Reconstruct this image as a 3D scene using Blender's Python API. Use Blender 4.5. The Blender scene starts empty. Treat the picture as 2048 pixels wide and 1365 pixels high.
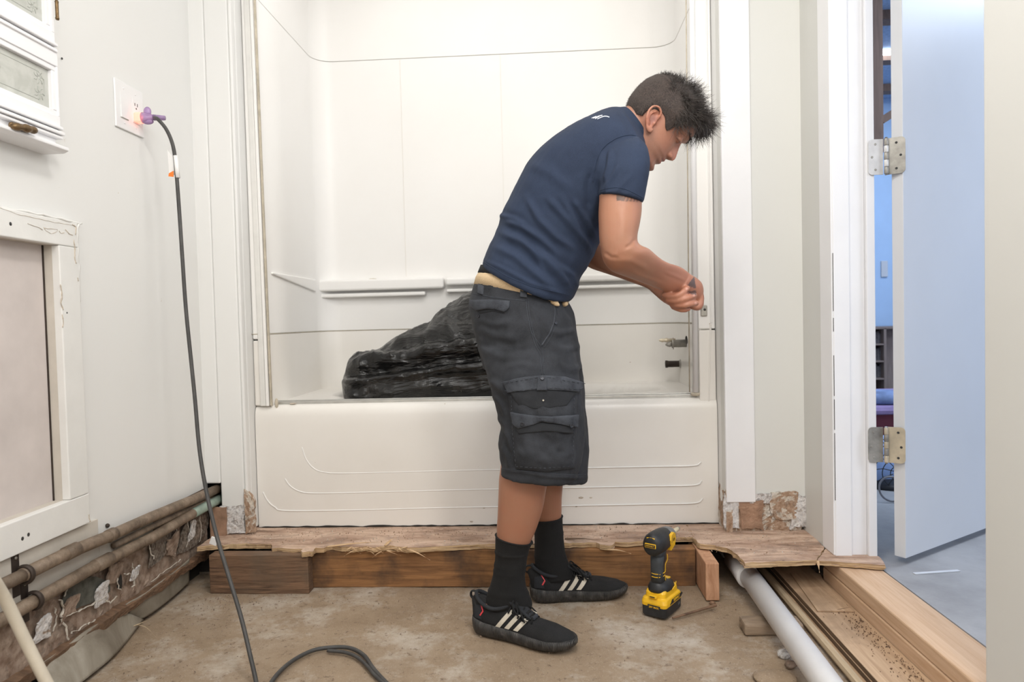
import bpy, bmesh, math, random
import numpy as np
from mathutils import Vector, Matrix
from mathutils.bvhtree import BVHTree
sc = bpy.context.scene
C = sc.collection
rnd = random.Random(7)

# ------------------------------------------------------------------ camera
F = 1365.0; CX = 1024.0; CY = 682.5; CAMH = 0.855
def _basis(roll=1.3, vp=(1095, 640)):
    d = np.array([(vp[0]-CX)/F, (vp[1]-CY)/F, 1.0]); d /= np.linalg.norm(d)
    r = math.radians(roll)
    u = np.array([-math.sin(r), -math.cos(r), 0.0]); u = u-d*np.dot(u, d); u /= np.linalg.norm(u)
    x = np.cross(d, u)
    if x[0] < 0: x = -x
    return np.array([x, d, u])
BM = _basis(); CAM = np.array([0, 0, CAMH])
def W(px, py, X=None, Y=None, Z=None):
    """point of the room that the measured image point lies on, on the plane X=, Y= or Z="""
    r = BM @ np.array([(px-CX)/F, (py-CY)/F, 1.0])
    t = (Y-CAM[1])/r[1] if Y is not None else (X-CAM[0])/r[0] if X is not None else (Z-CAM[2])/r[2]
    return CAM+t*r
cam = bpy.data.cameras.new('camera'); camo = bpy.data.objects.new('camera', cam); C.objects.link(camo)
cam.sensor_width = 36; cam.lens = 36*F/2048; cam.clip_start = 0.02
R = np.column_stack([BM[:, 0], -BM[:, 1], -BM[:, 2]])
m = Matrix.Identity(4)
for i in range(3):
    for j in range(3): m[i][j] = float(R[i, j])
    m[i][3] = float(CAM[i])
camo.matrix_world = m; sc.camera = camo
cam.dof.use_dof = True; cam.dof.focus_distance = 1.95; cam.dof.aperture_fstop = 4.0

# ------------------------------------------------------------------ light
sc.view_settings.view_transform = 'Standard'; sc.view_settings.look = 'None'
sc.view_settings.exposure = 0.12; sc.view_settings.gamma = 1.0
w = bpy.data.worlds.new('world'); sc.world = w; w.use_nodes = True
w.node_tree.nodes['Background'].inputs[0].default_value = (0.8, 0.85, 1, 1)
w.node_tree.nodes['Background'].inputs[1].default_value = 0.02
def area(name, loc, target, size, power, color, sy=None):
    l = bpy.data.lights.new(name, 'AREA'); l.energy = power; l.color = color
    l.shape = 'RECTANGLE'; l.size = size; l.size_y = sy or size
    o = bpy.data.objects.new(name, l); C.objects.link(o); o.location = loc
    o.rotation_euler = (Vector(target)-Vector(loc)).to_track_quat('-Z', 'Y').to_euler()
    return o
area('bathroom_ceiling_lamp', (0.10, 1.10, 2.46), (0.0, 1.25, 0), 0.30, 11, (1, 0.965, 0.92))
area('ceiling_bounce_fill', (-.18, .75, 2.47), (-.18, 1.75, 0), 1.3, 24, (1, 0.98, 0.955), 2.2)  # added fill standing in for light bounced off the ceiling, not a fixture
area('vanity_lamp', (0.62, 0.05, 1.95), (-0.5, 2.2, 1.0), 0.26, 13, (1, 0.97, 0.93), 0.6)
area('front_fill', (-0.15, -0.9, 1.55), (-0.1, 2.6, 1.2), 1.6, 12, (1, 0.99, 0.98), 1.3)  # added frontal fill from behind the camera; no window is there
area('alcove_fill', (-.22, 2.50, 2.46), (-.22, 2.62, 0), 1.2, 3.2, (1, 0.98, 0.95), 0.25)  # unseen fill added above the tub to brighten the alcove
area('blue_room_ceiling_lamp', (2.4, 2.6, 2.40), (2.3, 2.7, 0), 0.8, 30, (0.74, 0.85, 1.0))
area('blue_room_back_lamp', (2.6, 4.1, 2.40), (2.4, 4.6, 0.5), 0.7, 19, (0.72, 0.84, 1.0))
area('blue_room_door_fill', (2.9, 0.6, 1.7), (1.2, 2.0, 0.6), 0.8, 19, (0.86, 0.91, 1.0), 0.8)  # unseen fill that brightens the open door; no window is built

# ------------------------------------------------------------------ materials
MATS = {}
class NB:
    def __init__(s, name):
        s.m = bpy.data.materials.new(name); s.m.use_nodes = True; s.t = s.m.node_tree
        s.b = s.t.nodes['Principled BSDF']; s.tc = s.t.nodes.new('ShaderNodeTexCoord')
        MATS[name] = s.m
    def n(s, typ, **k):
        o = s.t.nodes.new(typ)
        for a, v in k.items():
            if a.startswith('i_'): o.inputs[a[2:].replace('_', ' ')].default_value = v
            else: setattr(o, a, v)
        return o
    def l(s, a, b): s.t.links.new(a, b)
    def noise(s, scale=5, detail=4, rough=.55, dist=0, stretch=None, rot=None):
        o = s.n('ShaderNodeTexNoise'); o.inputs['Scale'].default_value = scale; o.inputs['Detail'].default_value = detail
        o.inputs['Roughness'].default_value = rough; o.inputs['Distortion'].default_value = dist
        if stretch or rot:
            mp = s.n('ShaderNodeMapping'); s.l(s.tc.outputs['Object'], mp.inputs[0])
            if stretch: mp.inputs['Scale'].default_value = stretch
            if rot: mp.inputs['Rotation'].default_value = rot
            s.l(mp.outputs[0], o.inputs['Vector'])
        else: s.l(s.tc.outputs['Object'], o.inputs['Vector'])
        return o
    def ramp(s, fac, stops, interp='LINEAR'):
        r = s.n('ShaderNodeValToRGB'); r.color_ramp.interpolation = interp
        e = r.color_ramp.elements
        while len(e) < len(stops): e.new(0.5)
        for i, (p, c) in enumerate(stops):
            e[i].position = p; e[i].color = (c, c, c, 1) if not hasattr(c, '__len__') else (*c[:3], 1)
        s.l(fac, r.inputs[0]); return r
    def mix(s, fac, a, b, mode='MIX'):
        x = s.n('ShaderNodeMix', data_type='RGBA', blend_type=mode)
        for sock, v in ((x.inputs[0], fac), (x.inputs[6], a), (x.inputs[7], b)):
            if hasattr(v, 'links'): s.l(v, sock)
            elif isinstance(v, (int, float)): sock.default_value = v
            else: sock.default_value = (*v[:3], 1)
        return x.outputs[2]
    def bump(s, h, strength=.3, dist=.01, prev=None):
        b = s.n('ShaderNodeBump'); b.inputs['Strength'].default_value = strength; b.inputs['Distance'].default_value = dist
        s.l(h, b.inputs['Height'])
        if prev is not None: s.l(prev, b.inputs['Normal'])
        s.l(b.outputs[0], s.b.inputs['Normal']); return b.outputs[0]
    def col(s, c):
        if hasattr(c, 'links'): s.l(c, s.b.inputs['Base Color'])
        else: s.b.inputs['Base Color'].default_value = (*c[:3], 1)
    def set(s, **k):
        for a, v in k.items(): s.b.inputs[a.replace('_', ' ')].default_value = v
        return s
def simple(name, c, rough=.5, metal=0, var=0.0, vs=8, bump=0, bs=60, bd=.002, stretch=None, spec=None, coat=0):
    q = NB(name); q.set(Roughness=rough, Metallic=metal)
    if spec is not None: q.b.inputs['Specular IOR Level'].default_value = spec
    if coat: q.b.inputs['Coat Weight'].default_value = coat
    if var:
        no = q.noise(vs, 5, stretch=stretch)
        q.col(q.ramp(no.outputs[0], [(.3, tuple(max(0, x*(1-var)) for x in c)), (.7, tuple(min(1, x*(1+var*.5)) for x in c))]).outputs[0])
    else: q.col(c)
    if bump: q.bump(q.noise(bs, 3, stretch=stretch).outputs[0], bump, bd)
    return q.m

# whites
def white_wall(name, c, dirt=(0.62, 0.56, 0.48), amount=.72, rough=.5):
    q = NB(name); q.set(Roughness=rough)
    n1 = q.noise(2.3, 6, .65); spots = q.noise(38, 3, .6)
    f = q.ramp(n1.outputs[0], [(.45, 0.0), (.95, .35)]).outputs[0]
    base = q.mix(f, c, tuple(x*.93 for x in c))
    f2 = q.ramp(spots.outputs[0], [(amount, 0.0), (amount+.035, 0.8)]).outputs[0]
    q.col(q.mix(f2, base, dirt)); q.bump(q.noise(14, 5).outputs[0], .12, .004)
    return q.m
white_wall('wall_paint', (.80, .80, .785), amount=.75)
white_wall('beige_paint', (.70, .70, .67), amount=.77)
simple('white_gloss', (.86, .86, .875), .35, var=.03, vs=6, bump=.08, bs=30)
simple('door_paint', (.80, .81, .83), .4, var=.03, vs=3, bump=.05, bs=20)
q = NB('acrylic'); q.set(Roughness=.42)
n1 = q.noise(3, 5); q.col(q.ramp(n1.outputs[0], [(.3, (.86, .845, .82)), (.7, (.88, .87, .85))]).outputs[0])
q.bump(q.noise(3, 2).outputs[0], .03, .01)
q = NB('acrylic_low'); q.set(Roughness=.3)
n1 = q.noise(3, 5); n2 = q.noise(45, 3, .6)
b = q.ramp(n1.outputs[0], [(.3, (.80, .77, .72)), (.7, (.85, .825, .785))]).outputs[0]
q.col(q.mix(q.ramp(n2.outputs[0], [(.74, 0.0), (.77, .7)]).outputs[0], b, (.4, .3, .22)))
simple('seam_soft', (.66, .64, .60), .6)
simple('caulk', (.56, .50, .40), .7, var=.25, vs=30)
simple('dark_gap', (.02, .017, .014), .95)
simple('aluminium', (.62, .61, .58), .35, .7, var=.15, vs=20)
simple('white_metal', (.78, .77, .74), .3, .1, var=.08, vs=12)
# wood
def wood(name, dark, light, stretch, rough=.75, scale=3.0, bump=.35, stain=None, rot=None):
    q = NB(name); q.set(Roughness=rough)
    a = q.noise(scale, 8, .65, 1.2, stretch=stretch, rot=rot)
    c = q.ramp(a.outputs[0], [(.28, dark), (.5, tuple((x+y)/2 for x, y in zip(dark, light))), (.72, light)]).outputs[0]
    if stain:
        st = q.noise(5.5, 5, .6); c = q.mix(q.ramp(st.outputs[0], [(.48, 0.0), (.66, .85)]).outputs[0], c, stain)
    q.col(c); q.bump(a.outputs[0], bump, .004); return q.m
wood('joist_brown', (.12, .052, .019), (.38, .185, .07), (1.2, 8, 22), stain=(.05, .03, .02))
wood('joist_old', (.045, .024, .014), (.27, .155, .09), (2.2, 14, 30), stain=(.13, .09, .06))
wood('beam_wood', (.50, .31, .18), (.66, .47, .32), (22, 1.0, 22), bump=.15)
wood('ledger_wood', (.34, .215, .125), (.58, .41, .265), (14, 1.0, 14), bump=.25, stain=(.27, .18, .11))
wood('edge_dark', (.07, .042, .024), (.20, .125, .07), (14, .8, 60), bump=.5)
wood('end_grain', (.34, .16, .08), (.62, .36, .22), (10, 10, 3), bump=.3)
wood('splinter_wood', (.45, .27, .13), (.72, .52, .32), (3, 18, 18), bump=.4)
wood('stick_wood', (.38, .28, .17), (.56, .44, .30), (25, 2, 25), bump=.2)
wood('block_wood', (.13, .09, .06), (.36, .27, .19), (1.5, 10, 10), bump=.5)
wood('room_brown', (.13, .085, .065), (.24, .155, .12), (10, 10, 1), bump=.1)
wood('shelf_wood', (.20, .15, .13), (.30, .23, .20), (10, 10, 1), bump=.1)
q = NB('ply_top'); q.set(Roughness=.85)
a = q.noise(4.5, 9, .7, .8, stretch=(1, 3.5, 3)); b_ = q.noise(11, 12, .8); sp = q.noise(38, 12, .85)
c = q.ramp(a.outputs[0], [(.30, (.15, .09, .06)), (.43, (.40, .26, .185)), (.55, (.60, .43, .325)), (.68, (.72, .55, .43))]).outputs[0]
c = q.mix(q.ramp(b_.outputs[0], [(.50, 0.0), (.64, .7)]).outputs[0], c, (.30, .22, .175))
c = q.mix(q.ramp(sp.outputs[0], [(.57, 0.0), (.63, .85)]).outputs[0], c, (.13, .085, .06))
q.col(c); bp = q.bump(b_.outputs[0], .5, .006); q.bump(sp.outputs[0], .4, .003, bp)
q = NB('ply_edge'); q.set(Roughness=.8)
a = q.noise(3, 4, stretch=(2, 2, 120)); q.col(q.ramp(a.outputs[0], [(.35, (.25, .15, .08)), (.5, (.55, .37, .2)), (.65, (.68, .5, .3))]).outputs[0])
q.bump(a.outputs[0], .5, .003)
# concrete floor
q = NB('concrete'); q.set(Roughness=.8)
a = q.noise(1.6, 10, .68); b_ = q.noise(9, 12, .75); sp = q.noise(42, 10, .8); w1 = q.noise(3.1, 12, .74); fine = q.noise(260, 2, .6)
c = q.ramp(a.outputs[0], [(.3, (.23, .16, .10)), (.5, (.35, .26, .175)), (.7, (.42, .34, .26))]).outputs[0]
c = q.mix(q.ramp(b_.outputs[0], [(.42, 0.0), (.66, .65)]).outputs[0], c, (.25, .175, .11))
c = q.mix(q.ramp(w1.outputs[0], [(.5, 0.0), (.64, .8)]).outputs[0], c, (.56, .50, .43))
c = q.mix(q.ramp(sp.outputs[0], [(.56, 0.0), (.63, .85)]).outputs[0], c, (.15, .10, .065))
c = q.mix(q.ramp(fine.outputs[0], [(.62, 0.0), (.7, .5)]).outputs[0], c, (.6, .52, .43))
q.col(c); bp = q.bump(b_.outputs[0], .6, .012); bp = q.bump(sp.outputs[0], .5, .004, bp); q.bump(fine.outputs[0], .35, .002, bp)
q = NB('grey_concrete'); q.set(Roughness=.75)
a = q.noise(5, 8, .65); b_ = q.noise(120, 3); q.col(q.ramp(a.outputs[0], [(.3, (.27, .27, .28)), (.7, (.40, .40, .41))]).outputs[0]); q.bump(b_.outputs[0], .2, .002)
# broken plaster / torn drywall
def plaster(name, stops, scale=9):
    q = NB(name); q.set(Roughness=.9)
    a = q.noise(scale, 7, .62, 1.4); v = q.noise(scale*3.3, 6, .7)
    c = q.ramp(a.outputs[0], stops, 'CONSTANT').outputs[0]
    c = q.mix(q.ramp(v.outputs[0], [(.55, 0.0), (.6, .5)]).outputs[0], c, (.13, .09, .065))
    c2 = q.mix(.25, c, q.ramp(q.noise(scale*8, 4).outputs[0], [(.35, (.1, .07, .05)), (.65, (.75, .65, .55))]).outputs[0])
    q.col(c2); bp = q.bump(a.outputs[0], .6, .01); q.bump(v.outputs[0], .6, .005, bp); return q.m
plaster('plaster_brown', [(0, (.07, .05, .036)), (.36, (.15, .10, .07)), (.45, (.235, .155, .11)), (.58, (.29, .205, .15)), (.655, (.42, .35, .29)), (.70, (.17, .13, .10))], 6)
plaster('plaster_dark', [(0, (.035, .027, .02)), (.45, (.07, .05, .037)), (.58, (.14, .10, .075)), (.66, (.25, .20, .16))], 14)
simple('hole_grey', (.10, .10, .085), .9, var=.5, vs=35, bump=.5, bs=60)
simple('plaster_rim', (.58, .53, .46), .9, var=.3, vs=90, bump=.6, bs=150)
plaster('plaster_torn', [(0, (.72, .68, .62)), (.40, (.60, .53, .45)), (.47, (.36, .22, .135)), (.57, (.43, .28, .18)), (.62, (.72, .69, .63)), (.70, (.50, .52, .42))], 12)
plaster('plaster_white', [(0, (.35, .26, .2)), (.38, (.66, .65, .65)), (.48, (.76, .76, .77)), (.56, (.42, .41, .41)), (.63, (.72, .72, .72))], 16)
simple('brown_paper', (.36, .22, .145), .9, var=.3, vs=25, bump=.4, bs=60)
# metals, plastics
q = NB('pipe_dirty'); q.set(Roughness=.6)
a = q.noise(14, 8, .75); q.col(q.ramp(a.outputs[0], [(.36, (.09, .063, .042)), (.55, (.21, .155, .11)), (.75, (.36, .29, .22))]).outputs[0]); q.bump(q.noise(80, 3).outputs[0], .2, .002)
simple('pipe_green', (.30, .38, .32), .6, .2, var=.3, vs=20, bump=.2)
simple('bracket_dark', (.055, .04, .032), .6, .4, var=.3, vs=30)
simple('pvc_white', (.74, .73, .73), .35, var=.1, vs=7, bump=.1, bs=40)
simple('hose_pale', (.58, .52, .42), .4, var=.12, vs=20)
q = NB('membrane'); q.set(Roughness=.5)
a = q.noise(5, 7, .65, 1); q.col(q.ramp(a.outputs[0], [(.3, (.14, .115, .085)), (.6, (.30, .27, .22)), (.8, (.45, .42, .37))]).outputs[0]); q.bump(q.noise(18, 5).outputs[0], .4, .006)
q = NB('bag_plastic'); q.set(Roughness=.27, Specular_IOR_Level=.5)
a = q.noise(6, 7, .6, .6); q.col(q.ramp(a.outputs[0], [(.52, (.004, .004, .004)), (.78, (.04, .037, .033))]).outputs[0])
wr = q.noise(5, 4, .5, 1.6, stretch=(.7, 1, 2.6)); w2 = q.noise(22, 4, .55, 1.5, stretch=(.6, 1, 1.6)); bp = q.bump(wr.outputs[0], .8, .03); q.bump(w2.outputs[0], .4, .006, bp)
simple('cord_rubber', (.06, .058, .056), .55, var=.35, vs=25, bump=.15, bs=200)
simple('dark_rubber', (.018, .018, .019), .55, var=.2, vs=60, bump=.2, bs=250)
simple('tool_black', (.02, .021, .023), .5, var=.4, vs=50, bump=.15, bs=300, bd=.001)
simple('tool_grey', (.22, .225, .23), .45, .3, var=.2, vs=40)
simple('tool_yellow', (.80, .46, .015), .38, var=.1, vs=40)
simple('tool_pad', (.045, .05, .055), .65, var=.2, vs=60, bump=.2, bs=400, bd=.001)
simple('bit_white', (.62, .55, .38), .4)
simple('steel', (.5, .49, .47), .38, .85, var=.3, vs=60, bump=.1, bs=80)
simple('steel_worn', (.42, .40, .36), .5, .6, var=.35, vs=30, bump=.15)
simple('hinge_paint', (.80, .79, .78), .35, .2, var=.12, vs=35)
simple('hinge_cream', (.66, .58, .44), .4, .3, var=.25, vs=25)
simple('screw_dark', (.06, .06, .06), .5, .6)
simple('brass_old', (.20, .13, .065), .45, .75, var=.5, vs=70, bump=.6, bs=130, bd=.003)
q = NB('etched_glass'); q.set(Roughness=.12)
a = q.noise(9, 5, .6, 2.5); q.col(q.ramp(a.outputs[0], [(.4, (.47, .48, .44)), (.62, (.55, .56, .52))]).outputs[0]); q.b.inputs['Coat Weight'].default_value = .5
simple('etching', (.43, .45, .41), .4)
simple('panel_pink', (.63, .57, .545), .75, var=.10, vs=9, bump=.15, bs=40)
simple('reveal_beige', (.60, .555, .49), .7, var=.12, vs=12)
simple('frame_paint', (.78, .775, .75), .55, var=.05, vs=10, bump=.25, bs=35, bd=.003)
simple('paint_chip', (.60, .52, .43), .9, var=.4, vs=60, bump=.5, bs=120)
simple('plate_plastic', (.84, .84, .84), .3)
q = NB('plug_purple'); q.set(Roughness=.15, Transmission_Weight=.5, IOR=1.45); q.col((.55, .38, .66))
q = NB('plug_glow'); q.set(Roughness=.3); q.col((1, .35, .3)); q.b.inputs['Emission Color'].default_value = (1, .25, .16, 1); q.b.inputs['Emission Strength'].default_value = 1.6
simple('tag_white', (.80, .79, .78), .5); simple('tag_orange', (.85, .22, .03), .5)
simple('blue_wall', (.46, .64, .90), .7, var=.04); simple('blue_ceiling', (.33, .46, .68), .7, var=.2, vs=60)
simple('blanket_lilac', (.36, .27, .50), .9, var=.2, vs=14, bump=.4, bs=30); simple('blanket_blue', (.22, .30, .52), .9, var=.4, vs=14)
simple('maroon', (.12, .02, .035), .8, var=.3); simple('wire_dark', (.03, .03, .035), .5, .4)
simple('fan_blue', (.35, .50, .85), .6); simple('book_mixed', (.14, .13, .14), .8, var=.5, vs=60)
simple('clear_plastic', (.25, .24, .26), .3)
q = NB('lamp_panel'); q.col((1, 1, 1)); q.b.inputs['Emission Color'].default_value = (.9, .95, 1, 1); q.b.inputs['Emission Strength'].default_value = 6
simple('paper_white', (.62, .64, .68), .8)
# clothes
def cloth(name, lo, hi, scale=6, weave=900, wb=.25, rough=.92, sheen=0):
    q = NB(name); q.set(Roughness=rough); q.b.inputs['Sheen Weight'].default_value = sheen
    a = q.noise(scale, 6, .6); f = q.noise(weave, 2, .6)
    c = q.ramp(a.outputs[0], [(.3, lo), (.72, hi)]).outputs[0]
    c = q.mix(q.ramp(f.outputs[0], [(.4, 0.0), (.75, .35)]).outputs[0], c, tuple(min(1, x*1.7+.003) for x in hi))
    q.col(c); q.bump(f.outputs[0], wb, .0012); return q
cloth('navy_cotton', (.011, .019, .042), (.019, .032, .066), 5, 700)
cloth('navy_rib', (.012, .022, .048), (.018, .032, .066), 5, 700)
q = cloth('charcoal_canvas', (.0065, .0075, .0095), (.034, .037, .045), 13, 800, .4)
cloth('charcoal_edge', (.013, .015, .02), (.055, .061, .074), 30, 800, .4)
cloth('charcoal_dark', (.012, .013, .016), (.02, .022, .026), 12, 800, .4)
cloth('tan_web', (.47, .33, .19), (.60, .45, .28), 12, 500, .5)
cloth('black_sock', (.003, .003, .0032), (.006, .006, .0065), 20, 500, .6)
cloth('black_knit', (.005, .005, .0055), (.012, .012, .013), 25, 420, .8)
q = NB('shoe_sole'); q.set(Roughness=.5); a = q.noise(45, 5); q.col(q.ramp(a.outputs[0], [(.35, (.018, .017, .016)), (.6, (.05, .047, .044)), (.75, (.14, .13, .12))]).outputs[0])
wv = q.n('ShaderNodeTexWave'); wv.inputs['Scale'].default_value = 75; wv.inputs['Distortion'].default_value = 1.5; q.l(q.tc.outputs['Object'], wv.inputs['Vector']); q.bump(wv.outputs[1], .6, .003)
simple('stripe', (.58, .53, .44), .6, var=.12, vs=60)
simple('shoe_red', (.62, .05, .06), .5); simple('shoe_dark_red', (.09, .03, .03), .5)
simple('shirt_print', (.78, .80, .85), .6)
simple('button_metal', (.05, .052, .06), .35, .7)
q = NB('skin'); at_ = q.n('ShaderNodeAttribute'); at_.attribute_name = 'skin_colour'
a = q.noise(28, 5, .6); f = q.noise(420, 2, .6)
c = q.mix(q.ramp(a.outputs[0], [(.35, 0.0), (.7, .3)]).outputs[0], at_.outputs['Color'], (.36, .13, .075))
q.col(c); q.set(Roughness=.47); q.b.inputs['Subsurface Weight'].default_value = .12
q.b.inputs['Subsurface Radius'].default_value = (.012, .004, .002); q.b.inputs['Subsurface Scale'].default_value = .5
q.bump(f.outputs[0], .16, .001)
simple('hair_strand', (.06, .049, .043), .42, var=.4, vs=40)
q = NB('hair_short'); q.set(Roughness=.75); f = q.noise(480, 3, .7, stretch=(1, 1, .5)); a = q.noise(14, 4)
c = q.ramp(f.outputs[0], [(.38, (.022, .016, .014)), (.66, (.085, .062, .052))]).outputs[0]
q.col(q.mix(q.ramp(a.outputs[0], [(.5, 0.0), (.8, .4)]).outputs[0], c, (.10, .065, .05))); q.bump(f.outputs[0], .9, .003)

# ------------------------------------------------------------------ mesh helpers
class MB:
    """collects shapes, then links them as one mesh object"""
    def __init__(s): s.v = []; s.f = []; s.sm = []
    def add(s, v, f, smooth=False):
        o = len(s.v); s.v += [tuple(map(float, p)) for p in v]; s.f += [tuple(o+i for i in q) for q in f]; s.sm += [smooth]*len(f); return s
    def box(s, x0, x1, y0, y1, z0, z1):
        v = [(x, y, z) for z in (z0, z1) for y in (y0, y1) for x in (x0, x1)]
        return s.add(v, [(0, 2, 3, 1), (4, 5, 7, 6), (0, 1, 5, 4), (2, 6, 7, 3), (0, 4, 6, 2), (1, 3, 7, 5)])
    def obox(s, c, ax, ay, az, hx, hy, hz):
        c, ax, ay, az = map(np.array, (c, ax, ay, az))
        v = [c+ax*sx*hx+ay*sy*hy+az*sz*hz for sz in (-1, 1) for sy in (-1, 1) for sx in (-1, 1)]
        return s.add(v, [(0, 2, 3, 1), (4, 5, 7, 6), (0, 1, 5, 4), (2, 6, 7, 3), (0, 4, 6, 2), (1, 3, 7, 5)])
    def prism(s, poly, axis, a0, a1):
        """poly: 2-D points in the two other axes (in order x,y,z without axis)"""
        n = len(poly)
        def P(p, a):
            q = list(p); q.insert(axis, a); return q
        v = [P(p, a0) for p in poly]+[P(p, a1) for p in poly]
        f = [tuple(range(n))[::-1], tuple(range(n, 2*n))]+[(i, (i+1) % n, n+(i+1) % n, n+i) for i in range(n)]
        return s.add(v, f)
    def loft(s, rings, cap=True, smooth=True, closed=True):
        n = len(rings[0]); v = [p for r in rings for p in r]; f = []
        for i in range(len(rings)-1):
            for j in range(n if closed else n-1):
                a = i*n+j; b = i*n+(j+1) % n; f.append((a, b, b+n, a+n))
        if cap: f.append(tuple(range(n))[::-1]); f.append(tuple(range((len(rings)-1)*n, len(rings)*n)))
        return s.add(v, f, smooth)
    def tube(s, pts, r, n=10, cap=True, smooth=True, flat=1.0, up=None):
        pts = [np.array(p, float) for p in pts]; k = len(pts)
        rr = list(r) if hasattr(r, '__len__') else [r]*k
        rings = []; prev = None
        for i in range(k):
            t = pts[min(i+1, k-1)]-pts[max(i-1, 0)]; t = t/(np.linalg.norm(t)+1e-12)
            if prev is None:
                a = np.array(up if up is not None else ((0, 0, 1) if abs(t[2]) < .9 else (1, 0, 0)), float)
            else: a = prev
            a = a-t*np.dot(a, t); a /= np.linalg.norm(a)+1e-12; prev = a; b = np.cross(t, a)
            rings.append([pts[i]+rr[i]*(math.cos(w)*b+flat*math.sin(w)*a) for w in [2*math.pi*j/n for j in range(n)]])
        return s.loft(rings, cap, smooth)
    def lathe(s, c, ax, prof, n=24, smooth=True):
        """prof: (distance along axis, radius)"""
        ax = np.array(ax, float); ax /= np.linalg.norm(ax); t = np.array((0, 0, 1.) if abs(ax[2]) < .9 else (1., 0, 0))
        a = np.cross(ax, t); a /= np.linalg.norm(a); b = np.cross(ax, a); c = np.array(c, float)
        return s.loft([[c+ax*d+max(r, 1e-5)*(math.cos(w)*a+math.sin(w)*b) for w in [2*math.pi*j/n for j in range(n)]] for d, r in prof], True, smooth)
    def ell(s, c, r, rot=None, nu=20, nv=14):
        c = np.array(c, float); rings = []
        for i in range(nv+1):
            ph = -math.pi/2+math.pi*i/nv; q = max(math.cos(ph), 1e-3)
            ring = []
            for j in range(nu):
                th = 2*math.pi*j/nu; p = np.array([r[0]*q*math.cos(th), r[1]*q*math.sin(th), r[2]*math.sin(ph)])
                ring.append(c+(rot @ p if rot is not None else p))
            rings.append(ring)
        return s.loft(rings)
    def build(s, name, mat, parent=None, bevel=0, seg=2, auto=False, subd=0):
        me = bpy.data.meshes.new(name); me.from_pydata(s.v, [], s.f); me.validate(); me.update()
        if len(me.polygons) == len(s.sm): me.polygons.foreach_set('use_smooth', s.sm)
        bm = bmesh.new(); bm.from_mesh(me); bmesh.ops.recalc_face_normals(bm, faces=bm.faces); bm.to_mesh(me); bm.free()
        me.materials.append(MATS[mat] if isinstance(mat, str) else mat)
        o = bpy.data.objects.new(name, me); C.objects.link(o)
        if parent is not None: o.parent = parent
        if bevel:
            b = o.modifiers.new('bevel', 'BEVEL'); b.width = bevel; b.segments = seg; b.limit_method = 'ANGLE'; b.angle_limit = math.radians(40)
        if subd:
            b = o.modifiers.new('sub', 'SUBSURF'); b.levels = subd; b.render_levels = subd
        return o
def empty(name, loc=(0, 0, 0), rz=0):
    o = bpy.data.objects.new(name, None); C.objects.link(o); o.location = loc; o.rotation_euler = (0, 0, rz); o.empty_display_size = .05; return o
def tag(o, label=None, cat=None, group=None, kind=None):
    if label: o['label'] = label
    if cat: o['category'] = cat
    if group: o['group'] = group
    if kind: o['kind'] = kind
    return o
def struct(o): o['kind'] = 'structure'; return o
def spline(pts, n=8):
    P = [np.array(p, float) for p in pts]; P = [2*P[0]-P[1]]+P+[2*P[-1]-P[-2]]; out = []
    for i in range(1, len(P)-2):
        for k in range(n):
            t = k/n; a, b, c, d = P[i-1:i+3]
            out.append(.5*((2*b)+(-a+c)*t+(2*a-5*b+4*c-d)*t*t+(-a+3*b-3*c+d)*t**3))
    out.append(P[-2]); return out
# vectorised value noise
_perm = np.random.RandomState(3).permutation(512)
def _h(i, j, k): return (_perm[(_perm[(_perm[i & 511]+j) & 511]+k) & 511])/511.0
def vnoise(p, scale=1.0):
    p = np.asarray(p, float)*scale; f = np.floor(p).astype(int); t = p-f; t = t*t*(3-2*t)
    i, j, k = f[..., 0], f[..., 1], f[..., 2]; x, y, z = t[..., 0], t[..., 1], t[..., 2]; r = 0
    for a in (0, 1):
        for b in (0, 1):
            for c in (0, 1):
                r = r+_h(i+a, j+b, k+c)*(x if a else 1-x)*(y if b else 1-y)*(z if c else 1-z)
    return r*2-1
def fbm(p, scale=1.0, oct=4):
    r = 0; a = 1; tot = 0
    for o in range(oct): r = r+a*vnoise(p, scale*2**o); tot += a; a *= .5
    return r/tot
# ------------------------------------------------------------------ room shell
XL, XR, YB, ZC = -1.2, .832, 2.29, 2.5
# concrete floor
mb = MB(); nx, ny = 150, 130
g = np.zeros((ny+1, nx+1, 3)); g[..., 0] = np.linspace(-1.3, .96, nx+1)[None, :]; g[..., 1] = np.linspace(-1.05, 3.1, ny+1)[:, None]
g[..., 2] = .004*fbm(g, 3.2, 4)+.0015*fbm(g, 22, 3)-.003
mb.add(g.reshape(-1, 3), [(j*(nx+1)+i, j*(nx+1)+i+1, (j+1)*(nx+1)+i+1, (j+1)*(nx+1)+i) for j in range(ny) for i in range(nx)], True)
struct(mb.build('floor', 'concrete'))
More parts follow.
